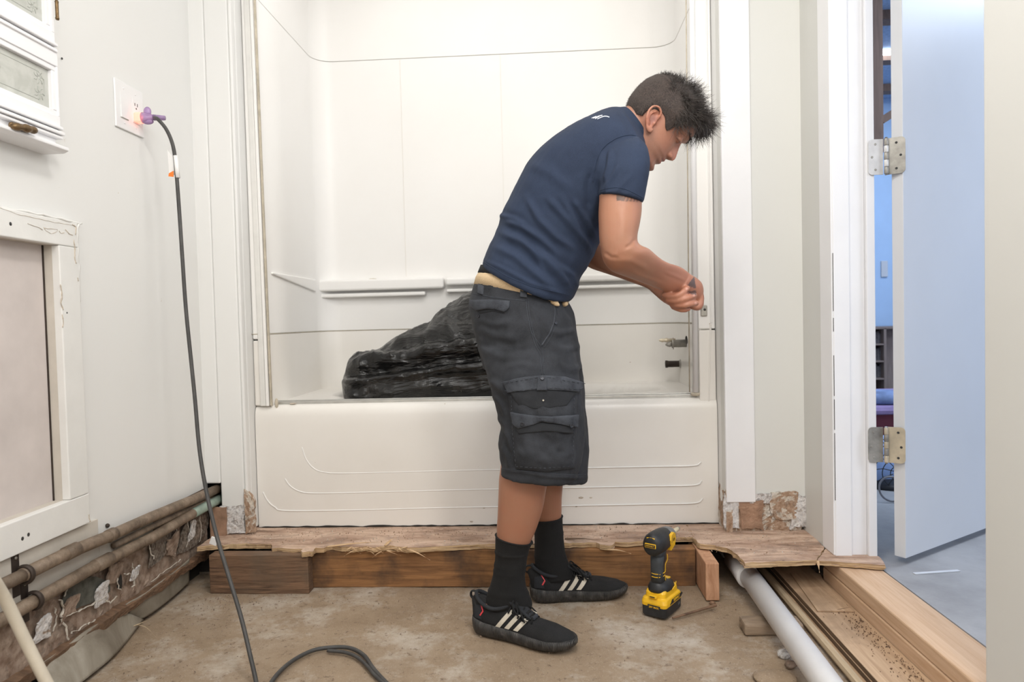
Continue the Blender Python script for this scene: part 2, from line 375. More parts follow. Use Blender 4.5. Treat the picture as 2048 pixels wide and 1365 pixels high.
# left wall, with the opening behind the access frame
OY0, OY1, OZ0, OZ1 = 1.12, 1.628, .434, 1.069
mb = MB(); ZL = .30
mb.box(XL-.02, XL, -1, OY0, ZL, ZC); mb.box(XL-.02, XL, OY1, 2.31, ZL, ZC)
mb.box(XL-.02, XL, OY0, OY1, ZL, OZ0); mb.box(XL-.02, XL, OY0, OY1, OZ1, ZC)
struct(mb.build('wall_left', 'wall_paint'))
def sheet(P0, U, V, nu, nv, amp, thick, rag=(0, 0, 0, 0), seed=0, fs=9, smooth=False):
    """rough sheet: P0 + u U + v V, rag = raggedness of the u0,u1,v0,v1 edges"""
    P0, U, V = map(lambda a: np.array(a, float), (P0, U, V)); N = np.cross(U, V); N /= np.linalg.norm(N)
    u = np.linspace(0, 1, nu+1); v = np.linspace(0, 1, nv+1); uu, vv = np.meshgrid(u, v)
    q = np.stack([uu*np.linalg.norm(U)+seed*3.1, vv*np.linalg.norm(V)+seed*1.7, uu*0], -1)
    e = lambda s, o: fbm(q+o, s, 4)
    lo = rag[2]*(fbm(np.stack([u*np.linalg.norm(U)+seed, u*0, u*0], -1), 26, 4))
    hi = rag[3]*(fbm(np.stack([u*np.linalg.norm(U)+seed+9, u*0, u*0], -1), 26, 4))
    vv2 = lo[None, :]+vv*(1+hi-lo)[None, :]
    le = rag[0]*(fbm(np.stack([v*np.linalg.norm(V)+seed+5, v*0, v*0], -1), 26, 4)); re_ = rag[1]*(fbm(np.stack([v*np.linalg.norm(V)+seed+7, v*0, v*0], -1), 26, 4))
    uu2 = le[:, None]+uu*(1+re_-le)[:, None]
    d = amp*e(fs, 0)+amp*.5*np.round(2*e(fs*1.7, 4))/2
    top = P0+uu2[..., None]*U+vv2[..., None]*V+d[..., None]*N; bot = top-N*thick
    m = MB(); n1 = nu+1; v_ = list(top.reshape(-1, 3))+list(bot.reshape(-1, 3)); o = n1*(nv+1); f = []
    for j in range(nv):
        for i in range(nu):
            a = j*n1+i; f.append((a, a+1, a+n1+1, a+n1)); f.append((o+a, o+a+n1, o+a+n1+1, o+a+1))
    for i in range(nu):
        f.append((i, o+i, o+i+1, i+1)); a = nv*n1+i; f.append((a, a+1, o+a+1, o+a))
    for j in range(nv):
        a = j*n1; f.append((a, a+n1, o+a+n1, o+a)); a = j*n1+nu; f.append((a, o+a, o+a+n1, a+n1))
    return m.add(v_, f, smooth)
# exposed plaster band under the white paint, torn and flaking
sh = sheet((XL-.004, -.9, .085), (0, 3.2, 0), (0, 0, .225), 420, 40, .008, .03, (0, 0, .05, .0), 3, 8)
pb = sh.build('broken_plaster', 'plaster_brown'); tag(pb, 'broken brown plaster band exposed below the white left wall behind the pipes', 'plaster')
# a few thick flakes still hanging on the band
for (px, py, wd, ht, sd, mt) in ((205, 1190, .05, .05, 1, 'plaster_white'), (270, 1150, .035, .035, 2, 'plaster_white'), (345, 1090, .05, .055, 3, 'plaster_brown'),
                                 (230, 1145, .06, .05, 4, 'plaster_brown'), (140, 1215, .05, .055, 5, 'plaster_brown'), (85, 1260, .045, .05, 6, 'plaster_white'), (385, 1060, .04, .07, 7, 'plaster_white')):
    p = W(px, py, X=XL+.012)
    sheet((p[0]-.003, p[1]-wd/2, p[2]-ht/2), (0, wd, 0), (.010, 0, ht), 14, 14, .004, .005, (.3, .3, .3, .3), sd, 30).build('plaster_flake', mt, pb)
def wall_poly(px, X, nm, mat, thick=.003, jit=.002):
    P = spline([W(x, y, X=X) for x, y in px+px[:1]], 5)[:-1]; P = [p+jit*np.array((0, vnoise(p*110), vnoise(p*110+7))) for p in P]; n = len(P); c_ = sum(P)/n; m = MB()
    m.add([p for p in P]+[p-np.array((thick, 0, 0)) for p in P]+[c_+np.array((.001, 0, 0))], [(i, (i+1) % n, 2*n) for i in range(n)]+[(i, n+i, n+(i+1) % n, (i+1) % n) for i in range(n)])
    return m.build(nm, mat, pb)
def rim(px, X, r, mat='plaster_rim', nm='torn_edge'):
    r = r*.7
    P = spline([W(x, y, X=X) for x, y in px], 7); m = MB(); m.tube([p+.005*np.array((.3, vnoise(p*120), vnoise(p*120+7))) for p in P], [r*(.6+.6*abs(vnoise(p*170))) for p in P], 7, flat=.45, smooth=False); return m.build(nm, mat, pb)
XH = XL+.007
wall_poly([(124, 1205), (140, 1172), (166, 1160), (192, 1154), (216, 1166), (219, 1184), (188, 1204), (158, 1216), (136, 1224)], XH, 'plaster_hole', 'hole_grey')
rim([(119, 1200), (126, 1212), (124, 1236), (150, 1226), (186, 1208), (214, 1190)], XH, .0055); rim([(122, 1240), (131, 1258), (135, 1278)], XH, .005); rim([(126, 1196), (143, 1168), (168, 1158)], XH, .0035)
wall_poly([(298, 1138), (306, 1080), (322, 1048), (345, 1036), (356, 1062), (344, 1090), (322, 1120)], XH, 'dark_smear', 'plaster_dark')
wall_poly([(355, 1110), (366, 1060), (388, 1030), (412, 1018), (418, 1045), (404, 1078), (380, 1100)], XH, 'dark_smear', 'plaster_dark')
wall_poly([(235, 1176), (240, 1150), (244, 1155), (243, 1178)], XH+.001, 'dark_gap', 'dark_gap', jit=.0008)
for p_, r_ in (([(232, 1155), (236, 1175), (241, 1182)], .0035), ([(248, 1148), (262, 1150), (268, 1168), (262, 1175)], .005), ([(195, 1182), (210, 1200), (225, 1203), (232, 1192)], .004), ([(296, 1085), (300, 1108), (308, 1118)], .004), ([(352, 1052), (354, 1085), (348, 1110)], .0035),
               ([(374, 1040), (378, 1070), (372, 1096)], .003), ([(398, 1030), (402, 1062), (398, 1085)], .003), ([(75, 1272), (88, 1262), (98, 1240), (97, 1228)], .006), ([(108, 1215), (112, 1240), (106, 1262)], .0035), ([(262, 1128), (268, 1140), (266, 1150)], .0025), ([(140, 1268), (165, 1254), (190, 1240)], .004), ([(300, 1165), (330, 1142), (360, 1120)], .003)):
    rim(p_, XH, r_)
mb = MB(); mb.box(XL, XL+.008, -1, 1.72, .236, .36); mb.box(XL, XL+.008, 1.721, 1.965, .236, .298); o = mb.build('beige_shade_strip', 'reveal_beige', pb, bevel=.001)  # beige strip below the frame; the shadow there is painted into its colour
# lath edge that closes the band at the bottom
sh = sheet((XL+.016, -.83, .066), (0, 3.1, 0), (.004, 0, .022), 300, 4, .004, .03, (0, 0, .3, .3), 8, 25)
tag(sh.build('wood_lath', 'joist_old'), 'splintered dark wooden lath running along the foot of the left wall', 'lath')
mb = MB(); mb.box(XL-.06, XL-.035, -1, 2.3, -.01, .12); struct(mb.build('shade_backing_1', 'dark_gap'))  # dark sheet that paints the shaded void behind the lath
# back wall: strip left of the tub (with the pipe hole), segment right of it
mb = MB(); h0 = W(418, 1016, Y=2.3); h1 = W(441, 968, Y=2.3)
HX0, HX1, HZ0, HZ1 = XL, h1[0], h0[2], h1[2]
xe = -1.052
mb.box(XL-.02, HX1, 2.3, 2.33, HZ1, ZC); mb.box(HX1, xe-.012, 2.3, 2.33, .225, ZC); mb.box(xe-.012, xe, 2.3, 2.33, .20, ZC)
mb.box(xe-.03, xe, 2.33, 2.40, .14, ZC)
wb = mb.build('wall_back', 'wall_paint', bevel=.006, seg=3); struct(wb)
mb = MB(); mb.box(XL-.06, HX1+.02, 2.37, 2.38, .1, .4); struct(mb.build('shade_backing_2', 'dark_gap'))  # dark sheet standing in for the shade inside the pipe hole
mb = MB(); mb.box(-1.32, -1.053, 2.32, 2.34, -.02, .135); struct(mb.build('shade_backing_3', 'dark_gap'))  # added dark backing for the shaded cavity behind the joist end
mb = MB(); mb.box(-1.32, .60, 2.50, 2.52, -.02, .118); struct(mb.build('shade_backing_4', 'dark_gap'))  # added dark backing for the shaded space beneath the tub
# white flaking corner and brown board left of the tub
sheet((HX1-.004, 2.297, .135), (.085, 0, 0), (0, 0, .10), 30, 34, .006, .02, (.1, .1, .1, .12), 12, 22).build('torn_wall_corner', 'plaster_white')
tag(bpy.data.objects['torn_wall_corner'], 'white flaking torn wall corner at the left foot of the bathtub', 'drywall')
p = W(428, 1045, Y=2.285)
sheet((HX0+.018, 2.284, .125), (.055, 0, 0), (0, 0, HZ0-.125+.004), 10, 14, .003, .012, (.05, .1, .05, .03), 14, 15).build('board_scrap', 'brown_paper')
tag(bpy.data.objects['board_scrap'], 'brown board scrap standing below the pipe hole in the left corner', 'board')
sheet((-1.062, 2.293, .14), (.03, 0, 0), (0, 0, .13), 12, 24, .005, .02, (.2, .25, .1, .3), 15, 22).build('torn_drywall', 'plaster_torn')
tag(bpy.data.objects['torn_drywall'], 'narrow torn tan drywall strip against the left edge of the bathtub apron', 'drywall')
# right of the tub
mb = MB()
mb.box(.5785, .86, 2.29, 2.33, .245, ZC); 
struct(mb.build('wall_back', 'beige_paint'))
mb = MB(); mb.box(.5785, .60, 2.331, 2.42, .215, ZC); struct(mb.build('trim_9', 'wall_paint'))
bpy.data.objects['wall_back.001'].name = 'wall_tub_right'
mb = MB(); a = W(1440, 300, Y=2.284); b = W(1505, 600, Y=2.284)
mb.box(.579, b[0], 2.278, 2.29, .235, ZC); struct(mb.build('trim_2', 'white_gloss', bevel=.002))
t = sheet((.583, 2.292, .13), (.245, 0, 0), (0, 0, .122), 70, 40, .007, .02, (.03, .02, .04, .16), 21, 17)
tag(t.build('torn_drywall', 'plaster_torn'), 'wide torn drywall with bare brown paper at the wall foot right of the tub', 'drywall')
for (px0, px1, y0, y1, sd, mt, th) in ((1450, 1478, 985, 1060, 1, 'plaster_white', .008), (1482, 1528, 1002, 1062, 2, 'brown_paper', .005), (1500, 1545, 990, 1010, 3, 'plaster_white', .01), (1545, 1600, 988, 1040, 4, 'plaster_torn', .012), (1585, 1628, 990, 1060, 5, 'plaster_white', .010)):
    a = W(px0, y1, Y=2.27); b = W(px1, y0, Y=2.27)
    sheet((a[0], 2.283, a[2]), (b[0]-a[0], 0, 0), (0, 0, b[2]-a[2]), 22, 22, .004, th, (.12, .12, .12, .12), 30+sd, 30).build('paper_layer', mt, bpy.data.objects['torn_drywall.001'])
sheet((.577, 2.40, .135), (0, -.12, 0), (0, 0, .13), 20, 24, .004, .02, (.05, .05, .05, .25), 41, 22).build('torn_return', 'plaster_torn', bpy.data.objects['torn_drywall.001'])
# door frame: wall end, casing, jamb and stop
mb = MB(); mb.box(.838, .96, 2.12, 5.45, .12, ZC); struct(mb.build('wall_right', 'beige_paint'))
mb = MB(); mb.box(.833, .845, 2.052, 2.135, .135, ZC); struct(mb.build('trim_1', 'white_gloss', bevel=.002))
mb = MB(); mb.box(.8375, .886, 2.050, 2.12, .132, ZC); mb.box(.886, .932, 2.058, 2.12, .132, ZC); mb.box(.932, .957, 2.046, 2.12, .132, ZC)
struct(mb.build('trim_3', 'white_gloss', bevel=.003))
for z0, z1 in ((.30, .50), (.51, .60), (.61, .73), (.80, .84), (.86, 1.03)):
    mb = MB(); mb.box(.8374, .8385, 2.0496, 2.0512, z0, z1); struct(mb.build('trim_8', 'dark_gap'))
# near part of the right wall, front wall, ceiling
mb = MB(); mb.box(XR, .945, -1, 1.349, .118, ZC); struct(mb.build('wall_right_near', 'beige_paint', bevel=.004))
mb = MB(); mb.box(-1.25, 4.3, -1.06, -1.0, -.02, ZC); struct(mb.build('wall_front', 'beige_paint'))
mb = MB(); mb.box(-1.25, 4.3, -1.06, 5.45, ZC, ZC+.04); struct(mb.build('ceiling', 'wall_paint'))
for b_ in ((-1.08, .9, 3.06, 3.10), (-1.10, -1.06, 2.40, 3.05), (.60, .64, 2.42, 3.05)):
    mb = MB(); mb.box(*b_, 0, ZC); struct(mb.build('wall_alcove', 'wall_paint'))
mb = MB(); mb.box(XR, .945, 1.349, 2.12, 2.03, ZC); struct(mb.build('wall_over_door', 'beige_paint'))
# nail holes and dents in the beige wall
for i, (px, py) in enumerate(((1618, 172), (1619, 215), (1618, 241), (1617, 975), (1612, 757))):
    p = W(px, py, Y=2.289); mb = MB(); mb.ell(p, (.0026, .0012, .0035), nu=8, nv=6)
    tag(mb.build('nail_hole', 'caulk' if i < 3 else 'dark_gap'), ['small dent high in the beige wall, topmost of the column', 'small dent in the beige wall, second from the top of the column', 'small dent in the beige wall, just below the second dent', 'dark nail hole just above the torn drywall', 'small nail hole halfway down the beige wall beside the casing'][i], 'nail hole')

# ------------------------------------------------------------------ door leaf and hinges
D1, D2 = np.array((1.002, 2.043, 0)), np.array((1.025, 2.022, 0)); dd = np.array((.378, .264, 0)); dd /= np.linalg.norm(dd); dn = np.array((-dd[1], dd[0], 0))
door = empty('door_1', tuple(D2+np.array((0, 0, .13)))); struct(door)
def rel(mb, root): mb.v = [(x-root.location[0], y-root.location[1], z-root.location[2]) for x, y, z in mb.v]; return mb
zb = W(1812, 1118, Y=2.022)[2]
mb = MB(); mb.obox(D2+dd*.36+dn*.0165+np.array((0, 0, (zb+2.03)/2)), dd, dn, (0, 0, 1), .36, .0165, (2.03-zb)/2)
rel(mb, door).build('door_leaf', 'door_paint', door, bevel=.0015)
def hinge(y0, y1, m1, m2, holes):
    zt = W(1752, y0, Y=2.042)[2]; zb_ = W(1752, y1, Y=2.042)[2]; zc = (zt+zb_)/2; hh = (zt-zb_)/2
    def plate(mb, c, ax, w, h, r=.012):
        ax = np.array(ax, float); ax /= np.linalg.norm(ax); up = np.array((0, 0, 1.)); nn = np.cross(ax, up); pts = []
        for cx, cz, a0 in ((w-r, h-r, 0), (-w, h, None), (-w, -h, None), (w-r, -h+r, 270)):
            if a0 is None: pts.append((cx, cz))
            elif a0 == 0: pts += [(cx+r*math.cos(math.radians(q)), cz+r*math.sin(math.radians(q))) for q in range(0, 91, 18)]
            else: pts += [(cx+r*math.cos(math.radians(q)), cz+r*math.sin(math.radians(q))) for q in range(270, 361, 18)]
        P = [np.array(c)+ax*a+up*b for a, b in pts]; n = len(P)
        mb.add([p-nn*.0015 for p in P]+[p+nn*.0015 for p in P], [tuple(range(n)), tuple(range(n, 2*n))[::-1]]+[(i, n+i, n+(i+1) % n, (i+1) % n) for i in range(n)])
    h = empty('hinge'); h.parent = door
    xk = W(1774, (y0+y1)/2, Y=2.03)[0]; xj = W(1737, (y0+y1)/2, Y=2.04)[0]; wj = (xk-.006-xj)/2
    mb = MB(); plate(mb, (xj+wj, 2.042, zc), (-1, 0, 0), wj, hh); rel(mb, door).build('jamb_plate', m1, h)
    mb = MB(); ax = D2-D1; ax /= np.linalg.norm(ax); xd = W(1810, (y0+y1)/2, Y=2.02)[0]; st = np.array((xk+.005, 2.042, 0)); en = np.array((xd, 2.017, 0)); ax = en-st; L = np.linalg.norm(ax)/2
    plate(mb, (st+en)/2+np.array((0, 0, zc)), ax, L, hh+.001); rel(mb, door).build('door_plate', m2, h)
    kn = (zt-zb_)/5
    for k in range(5):
        mb = MB(); mb.lathe((xk, 2.034, zb_+kn*k+.0006), (0, 0, 1), [(0, 0), (0, .0058), (.001, .0062), (kn-.0022, .0062), (kn-.0012, .0058), (kn-.0012, 0)], 16); rel(mb, door).build('knuckle', m1 if k % 2 else m2, h)
    mb = MB(); mb.lathe((xk, 2.034, zb_-.003), (0, 0, 1), [(0, 0), (0, .004), (2*hh+.006, .004), (2*hh+.006, 0)], 12); rel(mb, door).build('pin', 'steel', h)
    for (f, g_) in holes:
        for side in (0, 1):
            if side == 0: c = np.array((xj+2*wj*f, 2.0405, zc+g_*hh)); nn = (0, -1, 0)
            else: c = st+(en-st)*(1-f)+np.array((0, 0, zc+g_*hh)); v_ = np.cross((0, 0, 1), ax); nn = -v_/np.linalg.norm(v_)*1; nn = nn if nn[1] < 0 else -nn; c = c+nn*.0015
            mb = MB(); mb.lathe(c, nn, [(0, 0), (0, .0036), (.0008, .003), (.0008, .0013), (.0002, .001), (.0002, 0)], 12); rel(mb, door).build('screw', 'screw_dark' if side else 'steel_worn', h)
hinge(279, 350, 'hinge_paint', 'steel_worn', ((.48, .72), (.25, 0.0), (.48, -.72)))
hinge(855, 925, 'steel_worn', 'hinge_cream', ((.38, .72), (.22, -.1), (.38, -.72)))

# ------------------------------------------------------------------ blue room seen past the door
FZ = .115
mb = MB(); mb.box(.944, 4.3, -1, 5.45, FZ-.05, FZ); struct(mb.build('floor_blue_room', 'grey_concrete'))
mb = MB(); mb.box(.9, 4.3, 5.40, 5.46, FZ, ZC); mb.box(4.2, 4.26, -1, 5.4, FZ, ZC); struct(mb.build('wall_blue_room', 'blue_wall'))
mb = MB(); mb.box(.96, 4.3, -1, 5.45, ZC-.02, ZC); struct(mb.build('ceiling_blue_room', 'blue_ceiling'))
yb = 4.77
def pxbox(mb, x0, x1, y0, y1, Y, dy=.03, root=None):
    a = W(x0, (y0+y1)/2, Y=Y); b = W(x1, (y0+y1)/2, Y=Y); t_ = W((x0+x1)/2, y0, Y=Y); u = W((x0+x1)/2, y1, Y=Y)
    mb.box(a[0], b[0], Y, Y+dy, u[2], t_[2]); return rel(mb, root) if root is not None else mb
zc = ZC-.02
for y in (3.87, 4.49, 5.10):
    mb = MB(); mb.box(.961, 4.2, y-.045, y+.045, zc-.05, zc); struct(mb.build('trim_4', 'room_brown'))
a = W(1777, 115, Z=zc-.02); mb = MB(); mb.box(a[0]-.12, a[0]+.55, a[1]-.09, a[1]+.09, zc-.02, zc); tag(mb.build('ceiling_lamp', 'lamp_panel'), 'bright white ceiling lamp panel between the brown beams in the blue room', 'lamp')
a0 = W(1748, 250, Y=3.1); a1 = W(1767, 250, Y=3.1); ps = empty('wooden_post', (a0[0], 3.1, zc))
mb = MB(); mb.box(a0[0], a1[0], 3.1, 3.15, W(1765, 305, Y=3.1)[2], zc); rel(mb, ps).build('post', 'room_brown', ps)
a, b = W(1762, 242, Y=3.12), W(1812, 210, Y=3.12); mb = MB(); d_ = b-a; L = np.linalg.norm(d_)/2
mb.obox((a+b)/2, d_/(2*L), (0, 1, 0), np.cross(d_/(2*L), (0, 1, 0)), L, .012, .016); rel(mb, ps).build('brace', 'room_brown', ps)
tag(ps, 'brown wooden post with a slanted brace hanging from the blue room ceiling above the hinge', 'post')
o = pxbox(MB(), 1763, 1776, 522, 554, 5.385, .015).build('wall_plate', 'paper_white', bevel=.003); tag(o, 'small pale wall plate on the blue wall seen through the door gap', 'wall plate')
bc = empty('bookcase', tuple(W(1770, 1010, Y=5.05)))
pxbox(MB(), 1735, 1840, 654, 658, 5.05, .33, bc).build('top', 'shelf_wood', bc)
pxbox(MB(), 1769, 1774, 657, 990, 5.05, .33, bc).build('upright', 'shelf_wood', bc)
pxbox(MB(), 1735, 1740, 657, 990, 5.05, .33, bc).build('upright', 'shelf_wood', bc)
pxbox(MB(), 1774, 1840, 657, 990, 5.15, .2, bc).build('back_panel', 'shelf_wood', bc)
for y in (688, 722, 757, 800, 850): pxbox(MB(), 1740, 1769, y, y+3, 5.05, .33, bc).build('shelf', 'shelf_wood', bc)
tag(bc, 'grey brown bookcase against the blue wall seen through the door gap', 'bookcase')
for r, (ya, yb2) in enumerate(((662, 688), (694, 722), (729, 757))):
    for k in range(4):
        x0 = 1750+k*4.6; o = pxbox(MB(), x0, x0+4.0, ya+rnd.uniform(0, 8), yb2, 5.1, .18).build('book', 'book_mixed')
        tag(o, ['dark books on the top shelf of the bookcase', 'dark books on the second shelf of the bookcase', 'dark books on the third shelf of the bookcase'][r], 'book', ['books on the top shelf', 'books on the second shelf', 'books on the third shelf'][r])
# bed with blankets
bd = empty('bed', tuple(W(1780, 1000, Y=3.5)))
a = W(1740, 800, Y=3.5); mb = MB(); z0, z1 = FZ, W(1770, 812, Y=3.5)[2]; x0 = W(1725, 800, Y=3.5)[0]
mb.box(x0, x0+.9, 3.5, 4.3, z0, z0+.38*(z1-z0)+.12); rel(mb, bd).build('base', 'maroon', bd)
mb = MB(); mb.box(x0, x0+.9, 3.48, 4.3, z0+.38*(z1-z0)+.12, z1); rel(mb, bd).build('mattress', 'blanket_lilac', bd, bevel=.03)
tag(bd, 'bed with lilac blanket and maroon base behind the open door', 'bed')
mb = MB(); c = W(1764, 790, Y=3.62); c[2] = z1+.028
for k in range(3):
    mb.tube([c+np.array(((.13-.035*k)*math.cos(t), (.09-.02*k)*math.sin(t), .004*k)) for t in np.linspace(0, 6.28, 24)], .028, 8)
tag(mb.build('rolled_blanket', 'blanket_blue'), 'rolled blue blanket lying on the lilac bed', 'blanket')
# wire fan
fn = empty('floor_fan', tuple(W(1778, 1060, Y=2.9))); fc = W(1790, 945, Y=2.9)
for r in (.03, .06, .09, .12, .145):
    mb = MB(); mb.tube([fc+np.array((r*math.cos(t), -.03*(1-r/.15), r*math.sin(t))) for t in np.linspace(0, 2*math.pi, 40)], .0018, 6); rel(mb, fn).build('guard_ring', 'wire_dark', fn)
mb = MB()
for k in range(10):
    t = 2*math.pi*k/10; mb.tube([fc+np.array((r*math.cos(t+r*5), -.03*(1-r/.15), r*math.sin(t+r*5))) for r in (.02, .06, .1, .145)], .0018, 6)
rel(mb, fn).build('guard_spokes', 'wire_dark', fn)
mb = MB(); mb.lathe(fc+np.array((0, .05, 0)), (0, 1, 0), [(0, 0), (0, .14), (.02, .145), (.02, 0)], 32); rel(mb, fn).build('rear_shell', 'fan_blue', fn)
mb = MB(); mb.tube([fc+np.array((0, .06, -.14)), (fc[0], 2.96, FZ+.02)], .014, 10); mb.lathe((fc[0], 2.96, FZ), (0, 0, 1), [(0, 0), (0, .1), (.02, .09), (.03, .02), (.03, 0)], 24)
rel(mb, fn).build('stand', 'wire_dark', fn); tag(fn, 'small floor fan with dark wire guard and blue back, seen low through the door gap', 'fan')
c = W(1774, 1040, Y=3.2)
mb = MB(); mb.ell((c[0]+.06, 3.25, FZ+.07), (.12, .09, .075)); tag(mb.build('maroon_bag', 'maroon'), 'maroon cloth bag on the grey floor behind the fan', 'bag')
c = W(1770, 1040, Y=2.75); mb = MB(); mb.tube([np.array((c[0]+.045*math.cos(t), 2.70+.01*math.sin(t), FZ+.052+.045*math.sin(t))) for t in np.linspace(0, 2*math.pi, 30)], .004, 8)
tag(mb.build('coiled_tube', 'clear_plastic'), 'clear plastic tube coil standing on the floor behind the door gap', 'tube')
a = W(1828, 1149, Z=FZ); b = W(1918, 1143, Z=FZ); mb = MB(); d_ = (b-a); L = np.linalg.norm(d_)/2; d_ /= 2*L
mb.obox((a+b)/2+np.array((0, 0, .0015)), d_, np.cross((0, 0, 1), d_), (0, 0, 1), L, .006, .001)
tag(mb.build('paper_strip', 'paper_white'), 'thin pale paper strip lying on the blue-grey floor beside the door', 'paper')

# ------------------------------------------------------------------ joists, sill plates, plywood
def jbox(name, x0, x1, y0, y1, z0, z1, mat, label, cat, amp=.002, bev=.003):
    nx = max(2, int((x1-x0)/.02)); mb = MB(); nn = 10; rings = []
    for i in range(nx+1):
        x = x0+(x1-x0)*i/nx; ring = []
        for (yy, zz) in ((y0, z0), (y1, z0), (y1, z1), (y0, z1)):
            ring.append(np.array((x, yy, zz))+amp*np.array([0, vnoise((x*9, yy*7, zz*7)), vnoise((x*9+5, yy*7, zz*7))]))
        rings.append(ring)
    mb.loft(rings, True, False); o = mb.build(name, mat, bevel=bev); return tag(o, label, cat)
zt1 = W(560, 1111, Y=2.121)[2]
jbox('floor_joist', -1.107, -.782, 2.121, 2.165, -.004, zt1, 'joist_old', 'old grey-brown rotted joist at the far left in front of the long joist', 'joist')
jbox('floor_joist', -.90, .452, 2.171, 2.215, -.004, .117, 'joist_brown', 'long reddish-brown joist under the front edge of the plywood below the tub', 'joist')
mb = MB(); mb.box(.455, .495, 2.045, 2.30, .002, .116)
tag(mb.build('blocking_piece', 'end_grain', bevel=.003), 'short pine joist stub with pale end grain facing the room, right of the drill', 'joist')
zE = .119; ZT = .135
def ply(name, poly, z0, z1, label, jit=.004, seed=1, sub=.012, tilt=0, holes=None):
    """sheet of plywood with a splintered outline"""
    pts = []; n = len(poly)
    for i in range(n):
        a, b = np.array(poly[i][:2], float), np.array(poly[(i+1) % n][:2], float); k = max(1, int(np.linalg.norm(b-a)/sub)); j = poly[i][2] if len(poly[i]) > 2 else 1
        for q in range(k):
            p = a+(b-a)*q/k; d = (b-a)/np.linalg.norm(b-a); nrm = np.array((-d[1], d[0]))
            pts.append(p+nrm*jit*j*fbm(np.array((p[0]*1, p[1]*1, seed*3.3)), 45, 4)*3.2)
    bm = bmesh.new(); layers = 3; vs = []
    rs = np.random.RandomState(seed)
    mb = MB(); N = len(pts)
    zs = np.linspace(z0, z1, layers+1)
    # each ply layer has its own slightly different outline
    for L in range(layers):
        P = [p+.0022*np.array([vnoise((p[0]*90, p[1]*90, L*7.7+seed)), vnoise((p[1]*90, p[0]*90, L*5.1+seed+3))])*(1.6 if L == 1 else 1) for p in pts]
        mb.add([(p[0], p[1], zs[L]+.0002) for p in P]+[(p[0], p[1], zs[L+1]-.0004+.0012*vnoise((p[0]*50, p[1]*50, L))) for p in P],
               [tuple(range(N))[::-1], tuple(range(N, 2*N))]+[(i, (i+1) % N, N+(i+1) % N, N+i) for i in range(N)])
    o = mb.build(name, 'ply_top'); o.data.materials.append(MATS['ply_edge'])
    for p_ in o.data.polygons:
        if abs(p_.normal.z) < .6: p_.material_index = 1
    return tag(o, label, 'plywood')
fr = lambda px, py: tuple(W(px, py, Z=zE)[:2])
poly = [fr(441, 1099), fr(483, 1098)+(.5,), fr(545, 1098)+(.5,), fr(546, 1106), fr(603, 1109), fr(606, 1114), fr(628, 1114), fr(632, 1106), fr(650, 1106), fr(655, 1102), fr(700, 1104)+(2.2,), fr(760, 1104)+(2.2,), fr(812, 1106)+(.6,), fr(985, 1098)+(.6,), fr(1100, 1096), fr(1192, 1095), fr(1200, 1101), fr(1228, 1101), fr(1230, 1094), fr(1262, 1094), fr(1330, 1085)+(.4,), fr(1392, 1084), (.465, 2.43, 0), (-1.17, 2.43, 0), (-1.17, 2.17, 1)]
ply('plywood_sheet', poly, zE, ZT, 'long splintered plywood strip between the tub and the joists', seed=2)
top = lambda px, py: tuple(W(px, py, Z=ZT)[:2])
poly = [top(1387, 1076), top(1400, 1089), top(1436, 1093)+(2.2,), top(1466, 1103), top(1489, 1127)+(.4,), top(1633, 1121)+(.3,), (.832, 2.12, 0), (.85, 2.34, 0), (.50, 2.43, 0), (.466, 2.43, 1)]
ply('plywood_sheet', poly, zE+.001, ZT+.001, 'weathered grey plywood corner sheet below the torn drywall, over the white pipe', seed=5)
poly = [top(1634, 1121), top(1770, 1131)+(.3,), top(1764, 1117), (.95, 2.115, 0), (.834, 2.115, 0)]
ply('plywood_sheet', poly, zE+.0015, ZT-.0005, 'short pale board end under the door jamb on top of the sill plate', jit=.002, seed=9)
# loose top ply splinters and flakes
def splinter(a, b, r, bend, name, label, mat='splinter_wood', parent=None):
    a, b = np.array(a), np.array(b); mid = (a+b)/2+np.array(bend)
    P = spline([a, mid, b], 5); mb = MB(); mb.tube(P, [r*(1-.75*abs(2*i/(len(P)-1)-.35)) for i in range(len(P))], 5, flat=.45, smooth=False)
    return tag(mb.build(name, mat, parent), label, 'splinter')
for i in range(26):
    px = rnd.uniform(695, 815); py = rnd.uniform(1094, 1104); a = W(px, py, Y=2.14+rnd.uniform(-.01, .02)); L = rnd.uniform(12, 45)
    b = W(px+L*rnd.choice((-1, 1))*rnd.uniform(.3, 1), py+rnd.uniform(-3, 15), Y=2.12+rnd.uniform(-.015, .01))
    tag(splinter(a, b, rnd.uniform(.0015, .004), (0, -.01, .004), 'wood_splinter', None), 'small pale splinters hanging from the broken plywood edge left of the legs', 'splinter', 'splinters on the broken plywood edge')
splinter(W(820, 1100, Y=2.13), W(860, 1121, Y=2.09), .004, (0, 0, .002), 'wood_splinter', 'long pale splinter sticking out of the plywood edge left of the legs')
for i, (a, b, lab) in enumerate((((770, 1092, 2.2), (792, 1076, 2.25), 'lifted sliver of plywood veneer on the strip left of the legs'), ((655, 1094, 2.16), (786, 1084, 2.2), 'long lifted sliver of veneer along the plywood strip left of the legs'),
                          ((1130, 1078, 2.25), (1215, 1084, 2.2), 'dark veneer sliver on the plywood right of the legs'), ((1215, 1100, 2.14), (1262, 1108, 2.12), 'pale splinter under the plywood edge left of the drill'))):
    splinter(W(a[0], a[1], Z=ZT+.003), W(b[0], b[1], Z=ZT+.008), .006, (0, 0, .004), 'veneer_sliver', lab, 'splinter_wood' if i != 2 else 'joist_old')
sp = splinter(W(1636, 1122, Y=2.0), W(1639, 1146, Y=1.985), .004, (0, 0, 0), 'wood_splinter', 'splinter hanging down between the plywood corner and the board end')
